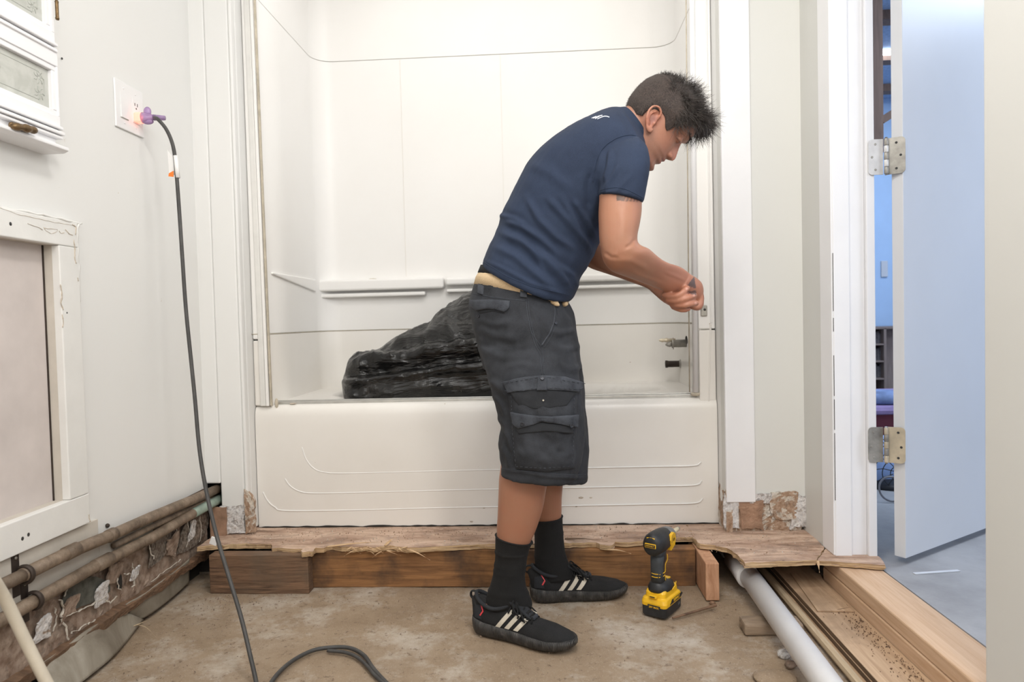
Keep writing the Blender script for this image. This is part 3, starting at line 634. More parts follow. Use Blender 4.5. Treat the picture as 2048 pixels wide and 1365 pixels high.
# ledger stack and sill plates on the right
xl = .707
for i, (x0, z0, z1, lab) in enumerate(((xl-.008, .0, .0125, 'bottom board of the stacked plywood strips beside the white pipe'), (xl-.001, .013, .026, 'middle board of the stacked plywood strips beside the white pipe'), (xl+.001, .0265, .040, 'top board of the stacked plywood strips, dusty, beside the sill plates'))):
    mb = MB(); mb.box(x0, .94 if i < 2 else .825, -.6, 2.118, z0, z1); mb.box(x0, .826, 2.118, 2.25, z0, z1); o = mb.build('plywood_strip', 'ledger_wood', bevel=.0015); tag(o, lab, 'plywood'); o.data.materials.append(MATS['edge_dark'])
    for p_ in o.data.polygons: p_.material_index = 1 if abs(p_.normal.z) < .5 else 0
mb = MB(); mb.box(.826, .938, -.6, 2.118, .0265, .0775); tag(mb.build('sill_plate', 'beam_wood', bevel=.004), 'lower of the two pale pine sill plates across the doorway', 'beam')
mb = MB(); mb.box(.827, .94, -.6, 2.118, .0785, .117); tag(mb.build('sill_plate', 'beam_wood', bevel=.004), 'upper of the two pale pine sill plates across the doorway', 'beam')
P = [W(x, y, Z=.0415)[:2] for x, y in ((1580, 1147), (1635, 1224), (1706, 1225), (1650, 1168), (1640, 1150))]
mb = MB(); mb.prism([tuple(p) for p in P], 2, .0408, .044); tag(mb.build('board_scrap', 'ledger_wood'), 'thin flat fibreboard scrap lying on the top plywood strip by the sill plates', 'board')
splinter(W(1668, 1222, Z=.043), W(1710, 1214, Z=.044), .0015, (0, 0, .001), 'twig', 'thin dark twig lying on the plywood strip beside the sill plates', 'joist_old')
# pipe, stick, block
mb = MB(); a = W(1484, 1133, Z=.062); b = W(1651, 1365, Z=.062); d_ = (b-a)/np.linalg.norm(b-a); s0 = a-d_*.12; s1 = b+d_*1.2; s1[2] = .062
pipe = empty('drain_pipe', tuple(a)); mb.tube([s0, s1], .031, 32); rel(mb, pipe).build('tube', 'pvc_white', pipe)
mb = MB(); c = W(1497, 1156, Z=.062); mb.tube([c-d_*.16, c-d_*.003, c], [.035, .035, .0335], 32); rel(mb, pipe).build('coupling', 'pvc_white', pipe)
tag(pipe, 'thick white plastic drain pipe running out from under the plywood', 'pipe')
a = W(1524, 1139, Z=.014); b = W(1714, 1365, Z=.014); d_ = (b-a)/np.linalg.norm(b-a); mb = MB()
mb.tube([a-d_*.1, b+d_*.9], .011, 8, smooth=False); tag(mb.build('wood_stick', 'stick_wood'), 'thin pale wooden stick lying between the white pipe and the plywood strips', 'stick')
a = W(1490, 1272, Z=0); b = W(1650, 1296, Z=0); mb = MB(); mb.box(a[0], a[0]+.155, a[1], a[1]+.06, -.002, .030)
tag(mb.build('wood_block', 'joist_old', bevel=.006), 'rough grey wood block under the white pipe', 'block'); bpy.data.objects['wood_block'].data.materials[0] = MATS['block_wood']
mb = MB(); a = W(1345, 1237, Z=.004); b = W(1432, 1211, Z=.012); mb.tube([a, b], [.003, .0045], 7, smooth=False); tag(mb.build('wood_stick', 'joist_old'), 'dark thin stick on the concrete leaning toward the joist stub, right of the drill', 'stick')
def rock(px, py, r, label, mat='plaster_brown', z=None, name='rubble_piece', cat='rubble', sq=.6):
    p = W(px, py, Z=0); mb = MB(); mb.ell((0, 0, 0), (r, r*.8, r*sq), nu=16, nv=12)
    v = np.array(mb.v); n_ = np.linalg.norm(v, axis=1, keepdims=True); v = v*(1+.35*fbm(v+px, .9/r, 3)[:, None]); v = v+np.array((p[0], p[1], r*sq*.7)); mb.v = [tuple(q_) for q_ in v]
    return tag(mb.build(name, mat), label, cat)
rock(1568, 1315, .018, 'small white-topped rubble lump beside the white pipe', 'plaster_white')
rock(1582, 1335, .016, 'dark brown rubble lump just in front of the white-topped one')
rock(1425, 1210, .010, 'crumb of wood at the foot of the joist stub', 'joist_old')
rock(1545, 1362, .05, 'brown lump of broken concrete at the bottom edge left of the white pipe', 'concrete', sq=.2)
# crumbs: nobody could count them
mb = MB(); r_ = np.random.RandomState(5)
def crumb(p, s):
    a, b, c_ = r_.uniform(-1, 1, (3, 3)); v = [p+s*a, p+s*b, p+s*c_, p+np.array((0, 0, s*.9))]
    mb.add(v, [(0, 1, 2), (0, 2, 3), (1, 3, 2), (0, 3, 1)])
for i in range(900):
    x = r_.uniform(-1.15, .68); y = r_.choice([r_.uniform(1.2, 2.11), 2.11-abs(r_.normal(0, .08))])
    if r_.rand() < .35: x = -1.1+abs(r_.normal(0, .12))
    crumb(np.array((x, y, .001)), r_.uniform(.0008, .0035))
tag(mb.build('floor_crumbs', 'plaster_brown'), 'small crumbs of plaster and wood scattered over the concrete floor', 'debris', kind='stuff')
mb = MB()
for i in range(1500):
    x = r_.uniform(-1.12, .82); y = r_.uniform(2.2, 2.36) if x < .46 else r_.uniform(2.06, 2.27); crumb(np.array((x, y, ZT+.001)), r_.uniform(.0008, .0048)*r_.uniform(.3, 1))
tag(mb.build('plywood_crumbs', 'plaster_torn'), 'pale plaster crumbs strewn over the plywood in front of the tub', 'debris', kind='stuff')
mb = MB()
for i in range(420):
    y = r_.uniform(1.3, 2.0); x = .815-abs(r_.normal(0, .03)); crumb(np.array((max(x, .72), y, .0415)), r_.uniform(.001, .004))
tag(mb.build('sawdust_crumbs', 'joist_old'), 'dark wood crumbs along the foot of the sill plates', 'debris', kind='stuff')

# ------------------------------------------------------------------ pipes on the left wall
XP = XL+.030
def wpipe(pts, r, mat, root, name='tube', X=XP):
    P = [W(x, y, X=X) for x, y in pts]; mb = MB(); mb.tube(P, r, 18); return rel(mb, root).build(name, mat, root)
e0 = W(420, 975, X=XP); e0[1] = 2.36
pr_ = empty('water_pipe', tuple(W(44, 1152, X=XP)))
mb = MB(); P = [W(44, 1152, X=XP), W(142, 1104, X=XP), W(221, 1072, X=XP), W(300, 1036, X=XP), W(409, 990, X=XP)]; q_ = P[-1]+(P[-1]-P[-2])*.25; q_[1] = 2.345
mb.tube(P+[q_], .0155, 20); rel(mb, pr_).build('tube', 'pipe_dirty', pr_)
P0 = W(44, 1152, X=XP); P1 = P0-(W(142, 1104, X=XP)-P0)*3.5; mb = MB(); mb.tube([P1, P0], .0145, 20); rel(mb, pr_).build('tube', 'pipe_dirty', pr_)
for px, py, L_ in ((142, 1104, .02), (222, 1071, .012)):
    c = W(px, py, X=XP); mb = MB(); mb.tube([c-np.array((0, L_, 0)), c+np.array((0, L_, 0))], .0175, 20); rel(mb, pr_).build('coupling', 'pipe_dirty', pr_)
tag(pr_, 'upper dusty brown water pipe running along the left wall into the corner hole', 'pipe')
pr2 = empty('water_pipe', tuple(W(60, 1208, X=XP)))
P = [W(60, 1208, X=XP), W(178, 1140, X=XP), W(300, 1078, X=XP), W(385, 1028, X=XP), W(425, 1006, X=XP)]; q_ = P[-1].copy(); q_[1] = 2.345
mb = MB(); mb.tube([P[0]-(P[1]-P[0])*3]+P+[q_], .0155, 20); rel(mb, pr2).build('tube', 'pipe_dirty', pr2)
mb = MB(); mb.tube([P[3], P[4], q_], .0163, 20); rel(mb, pr2).build('corroded_end', 'pipe_green', pr2)
c = W(205, 1126, X=XP); mb = MB(); mb.tube([c-np.array((0, .03, 0)), c+np.array((0, .03, 0))], .0178, 20); rel(mb, pr2).build('coupling', 'pipe_dirty', pr2)
tag(pr2, 'lower dusty water pipe along the left wall with a green corroded end', 'pipe')
pr3 = empty('water_pipe', tuple(W(225, 1090, X=XP)))
P = [W(228, 1092, X=XL+.02), W(300, 1056, X=XL+.02), W(412, 1003, X=XL+.02)]; q_ = P[-1].copy(); q_[1] = 2.345; mb = MB(); mb.tube(P+[q_], .009, 14); rel(mb, pr3).build('tube', 'pipe_dirty', pr3)
tag(pr3, 'thin middle pipe behind and between the two dusty water pipes', 'pipe')
# clamps
def clamp(px, py, label, r=.019):
    c = W(px, py, X=XP); o = empty('pipe_clamp', tuple(c)); mb = MB()
    mb.tube([np.array((0, 0, 0))+r*np.array((math.cos(t), 0, math.sin(t))) for t in np.linspace(-2.2, 2.2, 20)], .004, 8, flat=1.6, up=(0, 1, 0)); mb.build('ring', 'bracket_dark', o)
    mb = MB(); mb.box(-.026, -.020, -.011, .011, .005, .05); mb.box(-.026, -.020, -.011, .011, -.05, -.005); mb.build('strap', 'bracket_dark', o, bevel=.002)
    mb = MB(); mb.lathe((-.02, 0, .037), (1, 0, 0), [(0, 0), (0, .004), (.002, .003), (.002, 0)], 10); mb.build('screw', 'steel_worn', o)
    return tag(o, label, 'clamp')
clamp(50, 1150, 'dark metal clamp around the upper water pipe on the left wall')
clamp(68, 1202, 'dark metal clamp around the lower water pipe on the left wall')
p = W(215, 1052, X=XL+.004); mb = MB(); mb.ell(p, (.006, .005, .006), nu=10, nv=8); tag(mb.build('pipe_hook', 'bracket_dark'), 'small dark hook over the upper water pipe', 'hook')
# sheet that hangs from the lath down to the floor
def drape(pts_top, pts_bot, n, label, seed):
    T = spline(pts_top, 10); B = spline(pts_bot, 10); N_ = min(len(T), len(B)); m_ = 14; G = []
    for j in range(m_+1):
        t = j/m_; row = []
        for i in range(N_):
            p = T[i]*(1-t)+B[i]*t; p = p+np.array((.3, 0, 1))*.012*fbm(p+seed, 11, 3)*math.sin(math.pi*min(1, t+.15)); row.append(p)
        G.append(row)
    mb = MB(); nn = N_; v = [p for r in G for p in r]; mb.add(v, [(j*nn+i, j*nn+i+1, (j+1)*nn+i+1, (j+1)*nn+i) for j in range(m_) for i in range(nn-1)], True)
    o = mb.build('membrane_sheet', 'membrane'); s_ = o.modifiers.new('solid', 'SOLIDIFY'); s_.thickness = .0015; return tag(o, label, 'sheet')
tx = XL+.012
drape([W(x, y, X=tx) for x, y in ((62, 1341), (120, 1300), (180, 1258), (235, 1222))], [W(*q, Z=.008) for q in ((118, 1400), (168, 1362), (232, 1308), (287, 1240))], 10, 'grey membrane sheet sagging from the left wall foot to the floor', 2)
drape([W(x, y, X=tx) for x, y in ((250, 1212), (300, 1178), (345, 1146), (378, 1118))], [W(*q, Z=.012) for q in ((262, 1245), (296, 1232), (345, 1195), (378, 1165))], 10, 'crumpled brown membrane piece in the far left corner by the joist', 7)
splinter(W(255, 1248, Z=.01), W(312, 1275, Z=.006), .003, (.01, 0, .01), 'wood_splinter', 'pale curled splinter sticking out past the grey membrane sheet', 'stick_wood')
splinter(W(262, 1255, Z=.02), W(300, 1240, Z=.016), .0025, (.01, 0, .004), 'wood_splinter', 'short splinter at the far tip of the grey membrane sheet', 'stick_wood')
p = W(428, 1083, Y=2.12); mb = MB(); mb.obox(p, (.9, 0, -.35), (0, 1, 0), (.35, 0, .9), .012, .003, .012); tag(mb.build('tile_chip', 'plate_plastic'), 'small white tile chip on the joist at the left corner', 'tile')
# pale hose bottom left
P = spline([W(-40, 1120, Y=1.05), W(8, 1195, Y=1.1), W(52, 1285, Y=1.12), W(98, 1375, Y=1.13), W(140, 1450, Y=1.15)], 8)
mb = MB(); mb.tube(P, .0095, 16); tag(mb.build('pale_hose', 'hose_pale'), 'pale translucent hose crossing the bottom left corner', 'hose')
# ------------------------------------------------------------------ bathtub
tub = empty('bathtub', (-.24, 2.4, .135)); tag(tub, 'off-white one-piece bathtub with ribbed apron and grimy seams', 'bathtub')
TX0, TX1 = -1.050, .577; BC = (-.205, 2.735); BH = (.66, .225)
def basin(x, y):
    q = (abs((x-BC[0])/BH[0])**3.4+abs((y-BC[1])/BH[1])**3.0)**(1/3.2); t = min(1, max(0, (1.0-q)/.24)); return .578-.36*(t*t*(3-2*t))
rows = [(2.376, .134), (2.375, .30), (2.375, .50), (2.376, .535), (2.379, .552), (2.386, .565), (2.397, .572), (2.41, .5745)]
xs = np.linspace(TX0, TX1, 130); G = [[(x, y+.002*math.sin(x*3), z+(.002*vnoise((x*30, 0, 0)) if z < .2 else 0)) for x in xs] for y, z in rows]
for y in np.linspace(2.43, 3.02, 54): G.append([(x, y, basin(x, y)) for x in xs])
mb = MB(); n = len(xs); mb.add([p for r in G for p in r], [(j*n+i, j*n+i+1, (j+1)*n+i+1, (j+1)*n+i) for j in range(len(G)-1) for i in range(n-1)], True)
rel(mb, tub).build('apron_and_basin', 'acrylic_low', tub)
def rib(px, r=.0024):
    P = spline([W(x, y, Y=2.3745) for x, y in px], 8); mb = MB(); mb.tube(P, r, 8); rel(mb, tub).build('apron_rib', 'acrylic', tub)
rib([(604, 895), (612, 918), (626, 936), (648, 945), (700, 947), (900, 942), (1100, 938), (1300, 934), (1385, 932), (1402, 925)])
rib([(570, 958), (580, 972), (598, 983), (625, 987), (700, 986), (900, 981), (1100, 977), (1300, 973), (1388, 971), (1404, 962)])
rib([(526, 985), (536, 1003), (550, 1015), (572, 1022), (700, 1021), (900, 1016), (1100, 1013), (1300, 1009), (1388, 1007), (1406, 998)])
# plan of the moulded wall: rounded corners
def plan(o=0.0):
    x0, x1, y1 = -1.0+o, .56-o, 3.0-o; r = .085; P = [(x0-.0, 2.385), (x0, 2.60), (x0, 2.8)]
    P += [(x0+r-r*math.cos(t), y1-r+r*math.sin(t)) for t in np.linspace(0, math.pi/2, 9)]
    P += [(x, y1) for x in np.linspace(x0+.15, x1-.15, 12)]
    P += [(x1-r+r*math.sin(t), y1-r+r*math.cos(t)) for t in np.linspace(0, math.pi/2, 9)]
    return P+[(x1, 2.8), (x1, 2.6), (x1, 2.385)]
def wallsweep(z0, z1, o0, o1, name, mat, root, nz=2):
    mb = MB(); R_ = []
    for t in (0, .002/(z1-z0), .006/(z1-z0), .5, 1-.006/(z1-z0), 1-.002/(z1-z0), 1):
        R_.append([(x, y, z0+(z1-z0)*t) for x, y in plan(o0+(o1-o0)*t)])
    mb.loft(R_, cap=False, closed=False); o = rel(mb, root).build(name, mat, root); s_ = o.modifiers.new('s', 'SOLIDIFY'); s_.thickness = .006; s_.offset = 1 if True else -1; return o
wallsweep(.560, .826, .012, .002, 'lower_wall', 'acrylic_low', tub)
# left and right front flanges
mb = MB(); mb.box(TX0, -1.0, 2.377, 2.398, .572, .806); rel(mb, tub).build('flange', 'acrylic_low', tub, bevel=.006, seg=3)
mb = MB(); mb.box(.520, TX1, 2.386, 2.405, .560, .806); rel(mb, tub).build('flange', 'acrylic_low', tub, bevel=.004)
mb = MB(); mb.tube([(x, y, .828) for x, y in plan(.002)], .0016, 6); rel(mb, tub).build('seam_caulk', 'caulk', tub)
mb = MB(); a = W(503, 669, Y=2.378); mb.tube([(a[0], 2.377, a[2]), (a[0]+.03, 2.377, a[2])], .0018, 6); rel(mb, tub).build('seam_caulk', 'caulk', tub)
mb = MB(); mb.tube([(x, 2.3735, .1365+.0015*vnoise((x*25, 0, 0))) for x in np.linspace(TX0, TX1, 160)], [.0026+.0018*vnoise((x*40, 3, 0)) for x in np.linspace(TX0, TX1, 160)], 6); rel(mb, tub).build('base_gap', 'dark_gap', tub)
for px, py, s_ in ((943, 1044, 1.1), (860, 1040, .6), (1162, 996, 1.2), (1182, 996, .7), (1153, 1014, .6), (968, 1017, .8), (497, 1020, .7)):
    p = W(px, py, Y=2.3745); mb = MB(); mb.ell((p[0], 2.3748, p[2]), (.007*s_, .0008, .003*s_), nu=8, nv=6); rel(mb, tub).build('paint_chip', 'paint_chip', tub)
# ------------------------------------------------------------------ surround
su = empty('shower_surround', (-.22, 3.0, .83)); tag(su, 'white moulded shower surround with two shelves above the bathtub', 'shower wall')
wallsweep(.83, 2.014, 0, .0, 'wall_panel', 'acrylic', su)
wallsweep(2.018, 2.5, -.003, -.003, 'upper_panel', 'acrylic', su)
mb = MB(); mb.tube([(x, y, 2.016) for x, y in plan(0)], .001, 6); rel(mb, su).build('seam', 'seam_soft', su)
mb = MB(); mb.box(TX0, -1.0, 2.377, 2.398, .810, 2.5); rel(mb, su).build('flange', 'acrylic', su, bevel=.006, seg=3)
mb = MB(); mb.box(.520, TX1, 2.388, 2.405, .810, 2.5); rel(mb, su).build('flange', 'acrylic', su, bevel=.004)
for x in (-.62, -.18):
    mb = MB(); mb.box(x-.001, x+.001, 2.9975, 3.0, 1.06, 2.01); rel(mb, su).build('panel_line', 'acrylic_low', su)
def shelf(x0, x1, zt, zb, d, u0, u1, uz0, uz1, ud, name='shelf'):
    s_ = empty(name); s_.parent = su
    mb = MB(); mb.box(x0, x1, 3.0-d, 3.004, zb, zt); rel(mb, su).build('ledge', 'acrylic', s_, bevel=.010, seg=4)
    mb = MB(); mb.box(u0, u1, 3.0-ud, 3.004, uz0, uz1); rel(mb, su).build('lower_lip', 'acrylic', s_, bevel=.006, seg=3)
shelf(-1.0, -.447, 1.052, 1.003, .055, -1.0, -.53, .975, .992, .045)
shelf(-.438, .56, 1.047, 1.015, .052, -.438, .56, .985, 1.000, .042)
mb = MB(); mb.prism([(2.44, 1.052), (2.9, 1.052), (2.9, 1.0), (2.44, 1.045)], 0, -1.004, -.992); rel(mb, su).build('side_ledge', 'acrylic', su, bevel=.004)
mb = MB(); p = W(746, 556, Y=2.98); mb.ell((p[0], 2.975, 1.053), (.018, .006, .003), nu=12, nv=8); rel(mb, su).build('grime_mark', 'caulk', su)
# ------------------------------------------------------------------ shower door tracks
tr = empty('shower_track', (-.985, 2.39, .58)); tag(tr, 'metal shower door track running up the left side and along the tub rim', 'track')
a = W(537, 812, Y=2.385); b = W(505, 40, Y=2.385); d_ = (b-a)/np.linalg.norm(b-a)
for off, wd, mt, yy in ((-.014, .010, 'white_metal', 2.378), (.003, .005, 'acrylic', 2.374), (.013, .003, 'caulk', 2.380)):
    mb = MB(); c = (a+b)/2+d_*.30; L = np.linalg.norm(b-a)/2+.30; c[1] = yy; mb.obox(c+np.array((off, 0, 0)), (1, 0, 0), (0, 1, 0), d_, wd, .006, L); rel(mb, tr).build('side_rail', mt, tr, bevel=.002)
mb = MB(); mb.box(-.985, .515, 2.402, 2.411, .5745, .583); mb.box(-.985, .515, 2.425, 2.432, .5745, .586); mb.box(-.985, .515, 2.402, 2.432, .5735, .5765)
rel(mb, tr).build('bottom_rail', 'aluminium', tr, bevel=.0015)
mb = MB(); mb.ell((-.974, 2.386, .580), (.006, .006, .018)); rel(mb, tr).build('caulk_lump', 'caulk', tr)
p = W(584, 812, Y=2.39); mb = MB(); mb.ell((p[0], 2.398, .576), (.012, .006, .0025)); rel(mb, tr).build('caulk_lump', 'paint_chip', tr)
t2 = empty('shower_track', (.516, 2.39, .58)); tag(t2, 'white rounded shower door rail standing at the right end of the tub, behind the hands', 'track')
a = W(1391, 785, Y=2.392); b = W(1385, 100, Y=2.392); d_ = (b-a)/np.linalg.norm(b-a)
mb = MB(); mb.tube([a, a+(b-a)*1.6], .0125, 20, flat=.8); rel(mb, t2).build('rail', 'white_gloss', t2)
mb = MB(); mb.tube([a+np.array((-.019, .006, 0)), a+np.array((-.019, .006, 0))+(b-a)*1.6], .0022, 8); rel(mb, t2).build('caulk_line', 'caulk', t2)
mb = MB(); mb.tube([a+np.array((.017, .002, 0)), a+np.array((.017, .002, 0))+(b-a)*1.6], .003, 8); rel(mb, t2).build('side_bead', 'acrylic_low', t2)
mb = MB(); mb.ell(a+np.array((0, 0, -.006)), (.017, .010, .008)); rel(mb, t2).build('caulk_lump', 'caulk', t2)
br = empty('wall_bracket', tuple(W(1408, 622, Y=2.384))); tag(br, 'small grey screwed bracket just below and right of the hands', 'bracket')
mb = MB(); mb.obox((0, 0, 0), (1, 0, 0), (0, 1, 0), (0, 0, 1), .011, .003, .019); mb.build('plate', 'steel_worn', br, bevel=.003)
mb = MB(); mb.lathe((.002, -.003, .004), (0, -1, 0), [(0, 0), (0, .0045), (.0015, .004), (.0015, 0)], 12); mb.build('screw', 'screw_dark', br)
# ------------------------------------------------------------------ faucet stubs
fv = empty('valve_stub', (.556, 2.776, .751)); tag(fv, 'bare corroded faucet valve stub sticking out of the right tub wall, upper of the two', 'faucet')
mb = MB(); mb.lathe((0.002, 0, 0), (-1, 0, 0), [(0, 0), (0, .026), (.003, .026), (.003, 0)], 28); mb.build('cut_hole', 'dark_gap', fv)
mb = MB(); mb.lathe((0, 0, -.004), (-1, 0, 0), [(0, 0), (0, .0155), (.052, .0155), (.054, .018), (.058, .018), (.06, .012), (.06, 0)], 24); mb.build('body', 'steel_worn', fv)
mb = MB(); mb.lathe((-.045, 0, .010), (-1, 0, 0), [(0, 0), (0, .007), (.028, .007), (.03, .009), (.036, .009), (.045, .006), (.05, .0085), (.062, .004), (.066, 0)], 18); mb.build('upper_stem', 'hinge_cream', fv)
mb = MB(); mb.lathe((-.058, 0, -.008), (-1, 0, 0), [(0, 0), (0, .006), (.008, .010), (.018, .008), (.026, .003), (.026, 0)], 18); mb.build('lower_stem', 'steel_worn', fv)
mb = MB(); mb.lathe((-.052, 0, -.004), (-1, 0, 0), [(0, 0), (0, .024), (.0015, .024), (.0015, 0)], 24); v_ = mb.v; mb.v = [(x, y*.3, z) for x, y, z in v_]; mb.build('tab', 'pipe_dirty', fv)
fs = empty('spout_nipple', (.556, 2.887, .657)); tag(fs, 'dark threaded spout nipple below the valve stub on the right tub wall', 'faucet')
mb = MB(); mb.lathe((.002, 0, 0), (-1, 0, 0), [(0, 0), (0, .022), (.003, .022), (.014, .013), (.014, 0)], 24); mb.build('flange', 'steel_worn', fs)
mb = MB(); mb.lathe((-.01, 0, 0), (-1, 0, 0), [(0, 0), (0, .0125)]+[(.002+.0022*k, .0125 if k % 2 else .0142) for k in range(20)]+[(.048, .0155), (.056, .0155), (.056, .009), (.05, .008), (.05, 0)], 24); mb.build('thread', 'bracket_dark', fs)

# ------------------------------------------------------------------ black plastic bag in the tub
top_ = [(688, 752), (694, 738), (702, 721), (720, 712), (745, 699), (770, 687), (800, 671), (830, 659), (852, 650), (866, 634), (885, 616), (905, 602), (930, 588), (960, 576), (1000, 572), (1040, 592), (1080, 640), (1108, 700), (1122, 745)]
tx_ = np.array(top_, float); xs = np.linspace(688, 1122, 150); YB_ = 2.66; rings = []
for i, x in enumerate(xs):
    ty = np.interp(x, tx_[:, 0], tx_[:, 1]); a = W(x, ty, Y=YB_)
    zt = a[2]; e = min(1, (x-687)/45, (1124-x)/60); e = math.sin(math.pi/2*max(.03, e)); zb_ = .46+.13*(1-e)+.0*e; zt = max(zt, zb_+.01)
    hy = .205*e**.8; cz = (zt+zb_)/2; hz = (zt-zb_)/2; ring = []
    for j in range(110):
        t = 2*math.pi*j/110; c_, s_ = math.cos(t), math.sin(t); k = (abs(c_)**2.6+abs(s_)**2.2)**(-1/2.4)
        # the heap leans back as it rises
        y = YB_+hy*k*c_+.10*max(0, s_)*e*hz/.2; ring.append((a[0], y, cz+hz*k*s_))
    rings.append(ring)
mb = MB(); mb.loft(rings); V = np.array(mb.v); me_ = None
cen = np.array((-.2, YB_, .62)); nrm = V-np.array([(v[0], YB_+.03, .6) for v in V]); nrm /= np.linalg.norm(nrm, axis=1, keepdims=True)+1e-6
z_rel = V[:, 2]-(.665+.02*np.sin((V[:, 0]+.6)*3)+.06*(V[:, 0]+.45))
shelf_ = .030*np.exp(-(z_rel/.014)**2)-.030*np.exp(-((z_rel-.032)/.016)**2)+.022*np.exp(-((z_rel-.075)/.02)**2)-.018*np.exp(-((z_rel-.115)/.014)**2)
wx = np.stack([fbm(V+3, 4, 2), fbm(V+9, 4, 2), fbm(V+14, 4, 2)], -1)*.10
up_ = np.clip(z_rel/.05, 0, 1)
lowf = 1-np.abs(fbm((V+wx*.5)*np.array((.35, .6, 2.6)), 7, 2))*2.6; hif = 1-np.abs(fbm((V+wx)*np.array((1, 1, 1)), 9, 2))*2.4
rid = lowf*(1-up_)+hif*up_; rid2 = 1-np.abs(fbm((V+wx)*np.array((.8, 1, 1.2))+7, 19, 2))*2.2
ee = np.clip((V[:, 0]-V[:, 0].min())/.07, 0, 1); disp = shelf_*ee+ee*(.020*(np.clip(rid, -.3, 1)-.4)+.006*(np.clip(rid2, -.4, 1)-.4))
V = V+nrm*disp[:, None]; mb.v = [tuple(v) for v in V]
tag(mb.build('garbage_bag', 'bag_plastic', subd=0), 'large crumpled black plastic bag lying in the bathtub behind the worker', 'plastic bag')

# ------------------------------------------------------------------ hanging cabinet at the top left
XF = -1.145; yR = W(122, 268, X=XF)[1]
zz = lambda px, py, X=XF: W(px, py, X=X)[2]
cb = empty('wall_cabinet', (XL, yR, zz(122, 268))); tag(cb, 'white wall cabinet with etched glass doors and antique handle at the top left', 'cabinet')
zD2b, zD2t = zz(124, 262), zz(118, 100); zD1b = zz(116, 92)
mb = MB(); mb.box(XL, XF-.018, yR-.60, yR-.004, zD2b-.03, 2.2); mb.box(XF-.019, XF-.0125, yR-.016, yR-.004, zD2b-.03, 2.2); mb.box(XF-.019, XF-.0125, yR-.6, yR-.004, zD2t+.002, zD1b-.002); rel(mb, cb).build('body', 'white_gloss', cb, bevel=.002)
def pdoor(name, y1, z0, z1, py0, py1, pz0, pz1, root):
    """framed door with a recessed pane; py/pz = pane rectangle"""
    d = empty(name); d.parent = root; y0 = y1-.60; mb = MB()
    mb.box(XF-.012, XF, y0, y1, z0, pz0-.012); mb.box(XF-.012, XF, y0, y1, pz1+.012, z1); mb.box(XF-.012, XF, py1+.012, y1, pz0-.012, pz1+.012)
    rel(mb, root).build('frame', 'white_gloss', d, bevel=.0015)
    mb = MB(); mb.box(XF-.016, XF-.003, y0, py1+.013, pz0-.013, pz0); mb.box(XF-.016, XF-.003, y0, py1+.013, pz1, pz1+.013); mb.box(XF-.016, XF-.003, py1, py1+.013, pz0, pz1)
    rel(mb, root).build('inner_moulding', 'white_gloss', d, bevel=.002)
    mb = MB(); mb.box(XF-.016, XF-.013, y0, py1, pz0, pz1); g_ = rel(mb, root).build('glass_pane', 'etched_glass', d)
    # etched line and corner flowers
    mb = MB(); X_ = XF-.0128; m_ = .014
    for P in ([(X_, y0, pz0+m_), (X_, py1-m_*2.2, pz0+m_), (X_, py1-m_, pz0+m_*2.2), (X_, py1-m_, pz1-m_*2.2), (X_, py1-m_*2.2, pz1-m_), (X_, y0, pz1-m_)],):
        mb.tube(P, .0006, 5)
    for cy, cz in ((py1-.03, pz0+.028), (py1-.03, pz1-.028)):
        for k in range(7):
            t = k*.9; mb.tube([(X_, cy+.003*math.cos(t), cz+.003*math.sin(t)), (X_, cy+.010*math.cos(t+.3), cz+.010*math.sin(t+.3)), (X_, cy+.016*math.cos(t), cz+.016*math.sin(t))], .0008, 5)
    mb.tube([(X_, py1-.17+.028*math.cos(t), (pz0+pz1)/2+.03*math.sin(t)) for t in np.linspace(0, 6.28, 30)], .0008, 5)
    rel(mb, root).build('etching', 'etching', d); return d
pY = W(96, 180, X=XF-.014)[1]
pdoor('door', yR, zD2b, zD2t, 0, pY, zz(97, 219, XF-.013), zz(95, 140, XF-.013), cb)
d1 = pdoor('door', yR-.006, zD1b, 2.15, 0, W(83, 30, X=XF-.014)[1], zz(84, 48, XF-.013), 2.09, cb)
# lips under each door, rail and base moulding
for (z, h_, o_, e_) in ((zD1b, .006, .006, -.004), (zD1b-.014, .005, .004, -.003), (zD2b+.006, .006, .006, .002), (zD2b-.006, .007, .008, .004), (zD2b-.016, .006, .004, .002)):
    mb = MB(); mb.box(XF-.014, XF+o_, yR-.6, yR+e_, z-h_, z+h_*.2); rel(mb, cb).build('moulding', 'white_gloss', cb, bevel=.002)
zB = zz(128, 302)
mb = MB(); mb.box(XL, XF-.006, yR-.6, yR-.010, zB+.004, zD2b-.012); rel(mb, cb).build('bottom_rail', 'white_gloss', cb, bevel=.002)
mb = MB(); mb.prism([(XL, zB-.006), (XF-.002, zB-.006), (XF+.010, zB), (XF+.010, zB+.007), (XF-.006, zB+.013), (XL, zB+.013)], 1, yR-.6, yR+.012); rel(mb, cb).build('base_moulding', 'white_gloss', cb, bevel=.0015)
hg = empty('hinge'); hg.parent = cb; hz0, hz1 = zz(115, 42), zz(112, 2)
mb = MB(); yy = W(114, 20, X=XF+.004)[1]
mb.lathe((XF+.004, yy, hz0), (0, 0, 1), [(0, 0), (0, .0035), (.004, .0045), (.006, .0038), (hz1-hz0-.006, .0038), (hz1-hz0-.004, .0045), (hz1-hz0, .003), (hz1-hz0, 0)], 14); rel(mb, cb).build('barrel', 'brass_old', hg)
hd = empty('handle'); hd.parent = cb; a = W(22, 252, X=XF+.012); b = W(72, 262, X=XF+.012); mb = MB()
